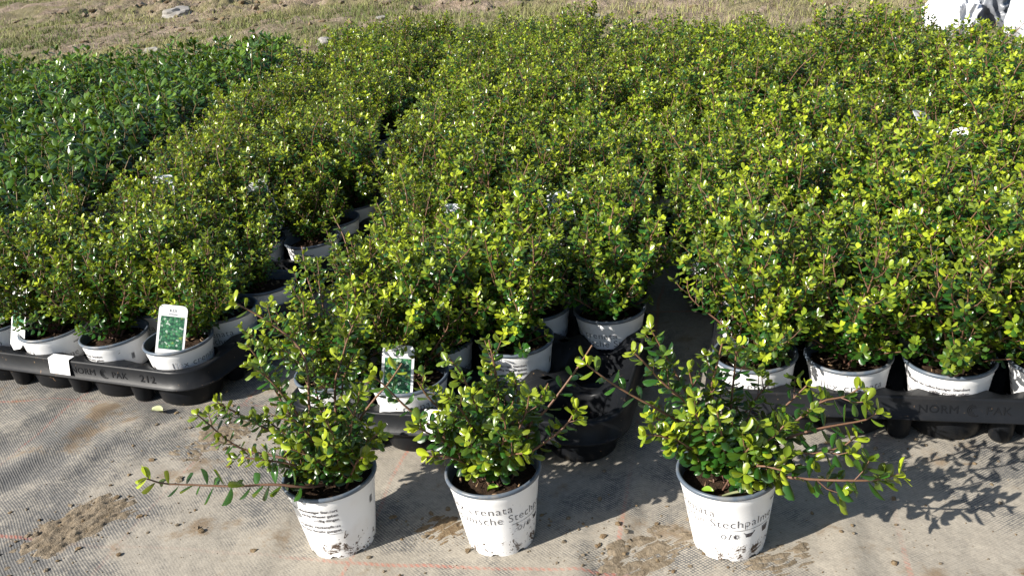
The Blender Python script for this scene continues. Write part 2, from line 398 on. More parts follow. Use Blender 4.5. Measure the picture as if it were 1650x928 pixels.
# ------------------------------------------------------------------ shrubs
def smooth_path(P, step=0.004):
    P = np.asarray(P, float)
    Q = np.vstack([2 * P[0] - P[1], P, 2 * P[-1] - P[-2]]); out = []
    for i in range(1, len(Q) - 2):
        a, b, c, d = Q[i - 1], Q[i], Q[i + 1], Q[i + 2]; n = max(2, int(np.linalg.norm(c - b) / step))
        t = np.linspace(0, 1, n, endpoint=False)[:, None]
        out.append(0.5 * ((2 * b) + (c - a) * t + (2 * a - 5 * b + 4 * c - d) * t ** 2 + (3 * b - a - 3 * c + d) * t ** 3))
    out = np.vstack(out + [P[-1:]])
    T = np.gradient(out, axis=0); T /= np.linalg.norm(T, axis=1, keepdims=True) + 1e-9
    s = np.r_[0, np.cumsum(np.linalg.norm(np.diff(out, axis=0), axis=1))]
    return out, T, s
def nrm(v): return v / (np.linalg.norm(v) + 1e-9)
class Shrub:
    def __init__(s, seed, fine=False):
        s.r = rng_(seed); s.Lv = []; s.Lf = []; s.Lc = []; s.n = 0; s.S = MB(); s.fine = fine; s.nl = 0
    def stem(s, P, T, r0, r1, g0=0.0, g1=0.0):
        k = 5; m = max(3, min(len(P), int(len(P) / 3))); idx = np.linspace(0, len(P) - 1, m).astype(int)
        P, T = P[idx], T[idx]; V = []; a = np.linspace(0, 2 * np.pi, k, endpoint=False)
        for i in range(m):
            u = np.cross(T[i], [0.31, 0.2, 0.93]); u = nrm(u); v = np.cross(T[i], u); rr = r0 + (r1 - r0) * i / (m - 1)
            V.append(P[i] + rr * (np.cos(a)[:, None] * u + np.sin(a)[:, None] * v))
        F = [(i * k + j, i * k + (j + 1) % k, (i + 1) * k + (j + 1) % k, (i + 1) * k + j) for i in range(m - 1) for j in range(k)]
        g = np.repeat(np.linspace(g0, g1, m), k)
        s.S.addq(np.vstack(V), F, 0, np.c_[np.repeat(np.linspace(0, 1, m), k), g, g * 0])
        s.S.add(V[-1], [tuple(range(k))], 0, np.c_[np.ones(k), np.full(k, g1), np.zeros(k)])
    def leaf(s, p, d, n, ln, wd, youth, cup):
        """an obovate leaf: arched along its length, its blade bent down to both sides of the midrib"""
        r = s.r; d = nrm(d); n = nrm(n - d * np.dot(n, d)); sd = np.cross(d, n)
        if s.fine: ts = np.array([.10, .28, .5, .72, .9]); ws = np.array([.30, .70, .95, 1.0, .66]); xs = np.array([-1, -.55, 0, .55, 1])
        else: ts = np.array([.13, .42, .72, .91]); ws = np.array([.36, .90, 1.0, .6]); xs = np.array([-1, 0, 1.0])
        bend = r.uniform(-.05, .30); rows = [p]
        for t, w in zip(ts, ws):
            cx = p + d * (ln * (t - .25 * bend * t * t)) - n * (ln * bend * t * t)
            for x in xs: rows.append(cx + sd * (x * w * wd * .5) + n * (-(x * x) * w * wd * .5 * cup + (0 if x else -.04 * wd)))
        rows.append(p + d * (ln * (1 - .25 * bend)) - n * ln * bend)
        V = np.array(rows); k = len(xs); q = []; tr = []
        for x in range(k - 1): tr.append((0, 1 + x, 2 + x))
        for a in range(len(ts) - 1):
            for x in range(k - 1):
                i = 1 + a * k + x; q.append((i, i + k, i + k + 1, i + 1))
        e = 1 + (len(ts) - 1) * k; tip = len(V) - 1
        for x in range(k - 1): tr.append((e + x, tip, e + x + 1))
        s.Lv.append(V); s.Lf.append((np.array(tr) + s.n, np.array(q) + s.n)); s.n += len(V); s.nl += 1
        c = np.array([youth, r.random(), r.random()]); s.Lc.append(np.repeat(c[None], len(V), 0))
    def shoot(s, P, spacing, ln, young_len=0.03, start=0.0, bare=0.0, young_k=1.0, wr=0.56, r0=.0014, r1=.0007, up=.5, green=0.3):
        r = s.r; Q, T, S = smooth_path(P); tot = S[-1]
        s.stem(Q, T, r0, r1, 0, green)
        pos = start * tot; az = r.uniform(0, 6.28); end = tot - bare
        while pos < end:
            i = min(len(Q) - 1, int(np.searchsorted(S, pos))); t = T[i]; rem = end - pos
            u = nrm(np.cross(t, [0.12, 0.05, 1.0])); v = np.cross(t, u)
            az += 2.4 + r.uniform(-.4, .4); rad = np.cos(az) * u + np.sin(az) * v
            yk = max(0, 1 - rem / young_len); ang = r.uniform(.85, 1.35) - .35 * yk
            d = math.cos(ang) * t + math.sin(ang) * rad + np.array([0, 0, r.uniform(-.1, .25)])
            n = t * .6 + np.array([0, 0, up + .15]) - rad * .1 + r.normal(0, .18, 3)
            sc = r.uniform(.72, 1.12) * (1 - .38 * yk * r.random()); L_ = ln * sc
            s.leaf(Q[i] + rad * .0008, d, n, L_, L_ * wr * r.uniform(.84, 1.08), float(np.clip(yk * young_k * r.uniform(.6, 1.25), 0, 1)), r.uniform(.38, .8))
            pos += spacing * r.uniform(.65, 1.3) * (1 - .45 * yk)
        if bare <= 0:   # rosette of young leaves round the tip
            t = T[-1]; u = nrm(np.cross(t, [0.3, 0.1, 1.0])); v = np.cross(t, u)
            for k in range(int(r.integers(3, 6))):
                az += 2.2 + r.uniform(-.3, .3); rad = np.cos(az) * u + np.sin(az) * v
                L_ = ln * r.uniform(.5, .85)
                s.leaf(Q[-1], t * r.uniform(.5, 1.0) + rad, t + np.array([0, 0, .4]) + r.normal(0, .15, 3), L_, L_ * wr, float(np.clip(young_k * r.uniform(.7, 1.1), 0, 1)), r.uniform(.2, .5))
        return Q, T, S
    def side_shoots(s, Q, T, S, every, lmin, lmax, spacing, ln, start=.3, young_k=1.0, wr=.56):
        r = s.r; pos = S[-1] * start
        while pos < S[-1] * .93:
            i = int(np.searchsorted(S, pos)); t = T[min(i, len(T) - 1)]; p = Q[min(i, len(Q) - 1)]
            a = r.uniform(0, 6.28); u = nrm(np.cross(t, [.2, .1, 1])); v = np.cross(t, u); rad = np.cos(a) * u + np.sin(a) * v
            L_ = r.uniform(lmin, lmax); d = nrm(t * .7 + rad * .8 + np.array([0, 0, .2])); e = p + d * L_ * .5
            s.shoot([p, e, e + nrm(d + np.array([0, 0, .5])) * L_ * .5], spacing, ln, .020, .18, 0, young_k * r.uniform(.35, 1.1), wr, .0009, .0005)
            pos += every * r.uniform(.6, 1.5)
    def meshes(s, nm, leafm):
        F3 = np.concatenate([a for a, b in s.Lf]); F4 = np.concatenate([b for a, b in s.Lf])
        lf = mesh_np(nm + '_foliage', np.concatenate(s.Lv), [F3, F4], leafm, col=np.concatenate(s.Lc))
        return lf, s.S.mesh(nm + '_stems', M['stem'])
def tray_shrub(seed, arch=False):
    """dense clipped little shrub as it stands in the trays; soil at z = .095"""
    s = Shrub(seed); r = s.r; nm = int(r.integers(15, 19)); top = r.uniform(.265, .325)
    for k in range(nm):
        a = 2.4 * k + r.uniform(-.5, .5); q = math.sqrt((k + .5) / nm); reach = .128 * q * r.uniform(.8, 1.2); h = (top - .10) * (1.06 - .50 * q * q) * r.uniform(.85, 1.1)
        e = np.array([math.cos(a), math.sin(a), 0]); b = np.array([r.normal(0, .008), r.normal(0, .008), .095])
        P = [b, b + e * reach * .45 + [0, 0, h * .42], b + e * reach * .85 + [0, 0, h * .75], b + e * reach + [r.normal(0, .008), r.normal(0, .008), h]]
        yk = r.uniform(.5, 1.05); bare = 0 if r.random() < .72 else r.uniform(.008, .018)
        Q, T, S = s.shoot(P, .0055, .0152, .040, .12, bare, yk, .555, .0021, .0010)
        s.side_shoots(Q, T, S, .0135, .022, .052, .0048, .0145, .15, yk, .555)
    for k in range(int(r.integers(0, 3))):   # stray shoots that outgrew the clipping
        a = r.uniform(0, 6.28); e = np.array([math.cos(a), math.sin(a), 0]); P0 = np.array([0, 0, .095]); q = r.uniform(.03, .12); h = top - .095 + r.uniform(.0, .045)
        s.shoot([P0, P0 + e * q * .4 + [0, 0, h * .45], P0 + e * q * .8 + [0, 0, h * .8], P0 + e * q * 1.1 + [r.normal(0, .01), r.normal(0, .01), h]], .0060, .0155, .05, .25, 0 if r.random() < .6 else .012, r.uniform(.3, 1.1), .555, .0021, .0010)
    for k in range(5 if arch else 0):   # long stems that arch over to one side
        a = -.35 + .22 * k + r.uniform(-.08, .08); e = np.array([math.cos(a), math.sin(a), 0]); P0 = np.array([0, 0, .095]); q = r.uniform(.17, .24); h = r.uniform(.07, .17)
        Q, T, S = s.shoot([P0, P0 + e * q * .33 + [0, 0, h * .42], P0 + e * q * .7 + [0, 0, h * .8], P0 + e * q + [0, 0, h]], .0095, .0195, .04, .2, 0, r.uniform(.5, 1), .56, .0024, .0012)
        s.side_shoots(Q, T, S, .045, .015, .035, .0075, .018, .3, .8, .56)
    for k in range(8):   # low leafy twigs over the rim
        a = 2.4 * k + r.uniform(-.4, .4); e = np.array([math.cos(a), math.sin(a), 0]); P0 = np.array([0, 0, .095]) + e * .008; h = r.uniform(.03, .08); q = r.uniform(.05, .095)
        s.shoot([P0, P0 + e * q * .5 + [0, 0, h * .6], P0 + e * q + [0, 0, h]], .0055, .0152, .02, .25, 0, r.uniform(0, .35), .555, .0013, .0007)
    return s
def front_shrub(seed, branches):
    s = Shrub(seed, True); r = s.r
    for P, sp, ln, bare in branches:
        P = [np.array(p) for p in P]; ext = sum(np.linalg.norm(P[i + 1] - P[i]) for i in range(len(P) - 1))
        Q, T, S = s.shoot(P, sp * .62, ln * 1.16, .026, .20, .012 if bare else 0, r.uniform(.6, 1.1), .52, .0025 if ext > .15 else .0018, .0011, .45)
        if sp < .0125: s.side_shoots(Q, T, S, .020 if sp < .0095 else .032, .012, .036, .0055, ln * 1.05, .25, r.uniform(.3, .9), .53)
    for k in range(22):   # low inner twigs that close the middle
        a = 2.4 * k; P0 = np.array([r.normal(0, .01), r.normal(0, .01), .095]); e = np.array([math.cos(a), math.sin(a), 0])
        h = r.uniform(.05, .12); P = [P0, P0 + e * .022 + [0, 0, h * .5], P0 + e * r.uniform(.035, .055) + [0, 0, h]]
        s.shoot(P, .0062, .0185, .02, .25, 0, r.uniform(.0, .4), .54, .0014, .0008)
    return s
def broad_shrub(seed):
    s = Shrub(seed); r = s.r; nm = int(r.integers(9, 12))
    for k in range(nm):
        a = 2.4 * k + r.uniform(-.5, .5); q = math.sqrt((k + .5) / nm); reach = .11 * q * r.uniform(.8, 1.2); h = .215 * (1.05 - .35 * q * q) * r.uniform(.8, 1.12)
        e = np.array([math.cos(a), math.sin(a), 0]); b = np.array([r.normal(0, .008), r.normal(0, .008), .095])
        P = [b, b + e * reach * .5 + [0, 0, h * .5], b + e * reach + [r.normal(0, .01), r.normal(0, .01), h]]
        s.shoot(P, .0120, .042, .05, .22, 0, r.uniform(.15, .7), .44, .0024, .0013, .35, .7)
    return s

# ------------------------------------------------------------------ pot, soil, tray, tag
PH = 0.112
def wall_r(z): return 0.0466 + (0.0612 - 0.0466) * (z / 0.100)
def text_tris(body, size, align='LEFT', bold=0.0, space=1.0):
    cu = bpy.data.curves.new('lettering', 'FONT'); cu.body = body; cu.size = size; cu.align_x = align; cu.offset = bold
    cu.resolution_u = 3; cu.space_character = space
    o = bpy.data.objects.new('lettering', cu); COL.objects.link(o); bpy.context.view_layer.update()
    me = o.evaluated_get(bpy.context.evaluated_depsgraph_get()).to_mesh()
    V = np.array([v.co[:2] for v in me.vertices]); F = [tuple(p.vertices) for p in me.polygons]
    o.to_mesh_clear(); bpy.data.objects.remove(o); bpy.data.curves.remove(cu)
    return V, F
def ring(cx, cy, r0, r1, n=20, a0=0, a1=2 * math.pi):
    a = np.linspace(a0, a1, n + 1); V = np.r_[np.c_[cx + r0 * np.cos(a), cy + r0 * np.sin(a)], np.c_[cx + r1 * np.cos(a), cy + r1 * np.sin(a)]]
    return V, [(i, i + 1, n + 2 + i, n + 1 + i) for i in range(n)]
def bar(x0, y0, x1, y1, w, n=1):
    dx, dy = x1 - x0, y1 - y0; l = math.hypot(dx, dy); px, py = -dy / l * w / 2, dx / l * w / 2
    t = np.linspace(0, 1, n + 1); V = np.r_[np.c_[x0 + dx * t + px, y0 + dy * t + py], np.c_[x0 + dx * t - px, y0 + dy * t - py]]
    return V, [(i, n + 1 + i, n + 2 + i, i + 1) for i in range(n)]
def make_pot():
    mb = MB(); n = 96
    notch = lambda a: 0.0035 * np.clip((np.cos(8 * a) - .45) / .3, 0, 1)
    out = [(wall_r(0), 0), (wall_r(.012), .012), (wall_r(.06), .06), (wall_r(.0925), .0925), (wall_r(.0930) + .0009, .0945), (.0622, .1062)]
    V, F = lathe(out, n, lambda k, z, a: z + (notch(a) if k == 0 else 0)); mb.addq(V, F, 0)
    rim = [(.0622, .1062), (.0648, .1064), (.0657, .1082), (.0655, .1108), (.0645, .1120), (.0622, .1120), (.0606, .1108), (.0596, .098), (wall_r(.09) - .0035, .088)]
    V, F = lathe(rim, n); mb.addq(V, F, 1)
    ins = [(wall_r(.003) - .0012, .0058), (wall_r(0), .0)]
    V, F = lathe([(.0001, .0065), (wall_r(.006) - .001, .0065)], n); mb.addq(V, [f[::-1] for f in F], 1)
    def put(VF, phi0, x, z):       # wrap a flat piece round the wall; phi0 is the azimuth of x = 0
        P, F = VF; zz = P[:, 1] + z; rr = wall_r(zz) + .0005; ph = phi0 + (P[:, 0] + x) / wall_r(.065)
        mb.add(np.c_[rr * np.cos(ph), rr * np.sin(ph), zz], F, 2)
    f = -math.pi / 2               # the name starts left of the face turned to -Y
    put(text_tris('Ilex crenata', .0180, bold=-.00022, space=1.1), f, -.062, .0755)
    put(text_tris('Japanische Stechpalme', .0180, bold=-.00022, space=1.08), f, -.062, .0590)
    put(bar(0, 0, .115, 0, .0006, 40), f, .030, .0535)
    ix, iz = .042, .0435           # sun / half sun, watering can, flower pot
    for cx in (ix, ix + .0165):
        put(ring(cx, iz, .0024, .0031), f, 0, 0)
        for k in range(10):
            a = k * math.pi / 5; put(bar(cx + .0036 * math.cos(a), iz + .0036 * math.sin(a), cx + .0049 * math.cos(a), iz + .0049 * math.sin(a), .0008), f, 0, 0)
    put(ring(ix + .0165, iz, .0001, .0026, 12, math.pi / 2, math.pi * 1.5), f, 0, 0)
    put(bar(ix + .0065, iz - .005, ix + .0100, iz + .005, .0010), f, 0, 0)
    put((np.array([(.072, .0405), (.080, .0405), (.0815, .0465), (.0705, .0465)]), [(0, 1, 2, 3)]), f, 0, 0)
    put(bar(.080, .0425, .085, .049, .0012), f, 0, 0); put(bar(.0715, .0465, .0685, .0485, .0011), f, 0, 0)
    put((np.array([(.100, .039), (.108, .039), (.110, .047), (.098, .047)]), [(0, 1, 2, 3)]), f, 0, 0); put(bar(.0975, .0485, .1105, .0485, .0016), f, 0, 0)
    g = f + math.pi * 0.93         # the care lines on the far side, set flush right
    for k, w in enumerate(['sonniger bis halbschattiger Standort', 'mäßig Wasser geben', 'mäßig düngen', 'Formgehölz, Heckenpflanze', 'nicht zum Verzehr geeignet']):
        put(text_tris(w, .0062, 'RIGHT', .00016), g, .034, .086 - k * .0078 - (.004 if k > 2 else 0))
    put(bar(-.045, 0, .035, 0, .0005, 30), g, 0, .047)
    for k in range(9): put(bar(.084 + k * .0007, .07, .084 + k * .0007, .082, .0002 + .0002 * (k % 3)), g, 0, 0)
    return mb.mesh('pot', M['pot'])
def make_soil(seed):
    r = rng_(seed); mb = MB(); n = 40; rings = 12; V = [(0, 0, .1)]; 
    for k in range(1, rings + 1):
        for i in range(n):
            a = 2 * math.pi * i / n; q = .0592 * k / rings; x, y = q * math.cos(a), q * math.sin(a); V.append((x, y, 0))
    V = np.array(V); rr = np.hypot(V[:, 0], V[:, 1]) / .0592
    V[:, 2] = .0965 - .004 * rr ** 2 + (fbm(V[:, 0] + seed, V[:, 1], 90, seed, 4, .65) - .5) * .013 * (1.1 - rr ** 4)
    F3 = [(0, 1 + i, 1 + (i + 1) % n) for i in range(n)]; F4 = [(1 + k * n + i, 1 + (k + 1) * n + i, 1 + (k + 1) * n + (i + 1) % n, 1 + k * n + (i + 1) % n) for k in range(rings - 1) for i in range(n)]
    mb.add(V, F3 + F4, 0)
    for k in range(46):   # bark bits and fibres lying in the compost
        a, q = r.uniform(0, 6.28), .055 * math.sqrt(r.random()); l, w = r.uniform(.003, .010), r.uniform(.0006, .003); t = r.uniform(0, 6.28)
        c, s_ = math.cos(t), math.sin(t); z = .0995 - .004 * (q / .059) ** 2 + r.uniform(-.001, .003); dz = r.uniform(-.002, .002); x, y = q * math.cos(a), q * math.sin(a); h = w * .5
        B = np.array([(sx * l / 2, sy * w / 2, sz * h + sx * dz) for sx in (-1, 1) for sy in (-1, 1) for sz in (0, 1)])
        B = np.c_[B[:, 0] * c - B[:, 1] * s_ + x, B[:, 0] * s_ + B[:, 1] * c + y, B[:, 2] + z]
        mb.add(B, [(0, 1, 3, 2), (4, 6, 7, 5), (0, 4, 5, 1), (2, 3, 7, 6), (0, 2, 6, 4), (1, 5, 7, 3)], 1 if r.random() < .6 else 0)
    return mb.mesh('soil', [M['soil'], M['chip']], True)
CX, CY = .140, .135
TW, TD, TZ = 1.5 * CX + .0715, CY + .0685, .083      # half sizes of the tray top
TR = .058
def rrect(hw, hd, r, n=8):
    P = []
    for cx, cy, a0 in ((hw - r, hd - r, 0), (-hw + r, hd - r, 90), (-hw + r, -hd + r, 180), (hw - r, -hd + r, 270)):
        for k in range(n + 1):
            a = R(a0 + 90 * k / n); P.append((cx + r * math.cos(a), cy + r * math.sin(a)))
    return np.array(P)
def clamp_rr(x, y, hw, hd, r):
    ax, ay = abs(x), abs(y); ax = min(ax, hw); ay = min(ay, hd)
    if ax > hw - r and ay > hd - r:
        dx, dy = ax - hw + r, ay - hd + r; q = math.hypot(dx, dy)
        if q > r: ax, ay = hw - r + dx / q * r, hd - r + dy / q * r
    return math.copysign(ax, x), math.copysign(ay, y)
def make_tray():
    mb = MB(); n = 40
    for i in range(4):
        for j in range(3):
            cx, cy = (i - 1.5) * CX, (j - 1) * CY; rows = []
            ex0, ex1 = (-TW - cx if i == 0 else -CX / 2), (TW - cx if i == 3 else CX / 2)
            ey0, ey1 = (-TD - cy if j == 0 else -CY / 2), (TD - cy if j == 2 else CY / 2)
            O = []
            for k in range(n):
                a = 2 * math.pi * (k + .5) / n; c, s = math.cos(a), math.sin(a)
                t = min((ex1 if c > 0 else ex0) / c if abs(c) > 1e-6 else 9, (ey1 if s > 0 else ey0) / s if abs(s) > 1e-6 else 9)
                px, py = clamp_rr(cx + c * t, cy + s * t, TW, TD, TR)
                edge = abs(px) > TW - .004 or abs(py) > TD - .004 or (abs(px) > TW - TR and abs(py) > TD - TR)
                dip = 0 if edge else .026 * max(0, abs(math.cos(2 * a))) ** 1.5
                O.append((px, py, TZ - dip))
            O = np.array(O); A = 2 * np.pi * (np.arange(n) + .5) / n
            def circ(r, z, k=0.0): return np.c_[cx + r * np.cos(A), cy + r * np.sin(A), np.minimum(z, O[:, 2] * 1.0 - k) if np.isscalar(z) else z]
            rows = [O, circ(.0605, TZ, 0.0), circ(.0592, TZ - .003, .003), circ(.0548, .045), circ(.0520, .012), circ(.0495, .0045), circ(.0001, .0045)]
            V = np.vstack(rows); F = [(k * n + q, (k + 1) * n + q, (k + 1) * n + (q + 1) % n, k * n + (q + 1) % n) for k in range(len(rows) - 1) for q in range(n)]
            mb.addq(V, [f[::-1] for f in F])
            V, F = lathe([(.0001, .0), (.048, .0), (.0525, .004), (.0570, .030), (.0612, .062)], 32); V[:, 0] += cx; V[:, 1] += cy; mb.addq(V, F)
    # small feet between the outer cups
    for j in (-1, 1):
        for i in range(3):
            V, F = lathe([(.0001, .002), (.013, .002), (.016, .006), (.022, .05)], 16); V[:, 0] += (i - 1) * CX; V[:, 1] += j * (TD - .028); mb.addq(V, F)
    for i in (-1, 1):
        for j in range(2):
            V, F = lathe([(.0001, .002), (.013, .002), (.016, .006), (.022, .05)], 16); V[:, 0] += i * (TW - .028); V[:, 1] += (j - .5) * CY; mb.addq(V, F)
    # skirt: rounded top edge, sloping face, out-turned lip
    prof = [(-.006, TZ - .0015), (-.003, TZ + .0014), (.0005, TZ + .0005), (.0016, TZ - .003), (.0030, .0525), (.0070, .0508), (.0080, .0492), (.0070, .0476), (.0020, .0476)]
    rows = [np.c_[rrect(TW + d, TD + d, TR + d), np.full(36, z)] for d, z in prof]; m = 36
    mb.addq(np.vstack(rows), [(k * m + q, k * m + (q + 1) % m, (k + 1) * m + (q + 1) % m, (k + 1) * m + q) for k in range(len(prof) - 1) for q in range(m)][::1])
    return mb.mesh('tray', M['tray'])
def make_emboss():
    """raised lettering on the tray's front face"""
    mb = MB(); sl = (TZ - .003 - .0525); y0 = -(TD + .0016)
    def put(VF, x, z, h=.0008):
        P, F = VF
        def at(P, off): t = (TZ - .003 - (P[:, 1] + z)) / sl; return np.c_[P[:, 0] + x, y0 - .0014 * t - off, P[:, 1] + z]
        nV = len(P); mb.add(np.vstack([at(P, h), at(P, -.001)]), list(F))
        ed = {}
        for f in F:
            for a, b in zip(f, f[1:] + f[:1]):
                if (b, a) in ed: del ed[(b, a)]
                else: ed[(a, b)] = 1
        base = mb.n - 2 * nV
        for a, b in ed: mb.F.setdefault((4, 0), []).append([base + a, base + nV + a, base + nV + b, base + b])
    put(text_tris('NORM', .018, space=1.05), .02, .0600); put(text_tris('PAK', .018, space=1.05), .110, .0600); put(text_tris('212', .020, bold=.0003, space=1.15), .170, .0590)
    for k in range(3): put(ring(.0955, .0663, .004 + k * .0026, .0052 + k * .0026, 14, R(60 + 25 * k), R(250 + 25 * k)), 0, 0)
    return mb.mesh('lettering', M['tray'], False)
def make_tag_meshes():
    w, h = .0255, .088
    P = [(-w, 0), (w, 0), (w, h - .009)] + [(w - .009 + .009 * math.cos(R(a)), h - .009 + .009 * math.sin(R(a))) for a in (30, 60, 90)] + \
        [(-w + .009 + .009 * math.cos(R(a)), h - .009 + .009 * math.sin(R(a))) for a in (90, 120, 150)] + [(-w, h - .009)]
    P = np.array(P + [(-w * .95, 0)][:0]); P = np.vstack([[(-.012, -.040), (.012, -.040), (w, -.026)], P[1:], [(-w, .004), (-w, -.026)]])
    P[3] = (w, h - .009); P = np.vstack([P[:3], [(w, .004)], P[3:]])
    n = len(P); mb = MB(); mb.add(np.r_[np.c_[P[:, 0], np.full(n, -.0004), P[:, 1]], np.c_[P[:, 0], np.full(n, .0004), P[:, 1]]],
        [tuple(range(n)), tuple(range(2 * n - 1, n - 1, -1))] + [(i, n + i, n + (i + 1) % n, (i + 1) % n) for i in range(n)])
    body = mb.mesh('card', M['card'], False)
    pic = MB(); pw = w - .0045; pic.add([(-pw, -.0009, .006), (pw, -.0009, .006), (pw, -.0009, h - .021), (-pw, -.0009, h - .021), (-pw, -.0004, .006), (pw, -.0004, .006), (pw, -.0004, h - .021), (-pw, -.0004, h - .021)],
        [(0, 1, 2, 3), (0, 4, 5, 1), (1, 5, 6, 2), (2, 6, 7, 3), (3, 7, 4, 0)])
    pic = pic.mesh('picture', M['picture'], False)
    tx = MB()
    for s, z, sz in (('ILEX', h - .0125, .0072), ('crenata', h - .0182, .0052)):
        P, F = text_tris(s, sz, 'CENTER', .0001); tx.add(np.c_[P[:, 0], np.full(len(P), -.0008), P[:, 1] + z], F)
    return body, pic, tx.mesh('lettering', M['ink'], False)
POT, TRAY, EMB = make_pot(), make_tray(), make_emboss()
SOILS = [make_soil(k + 1) for k in range(4)]
TAGM = make_tag_meshes()

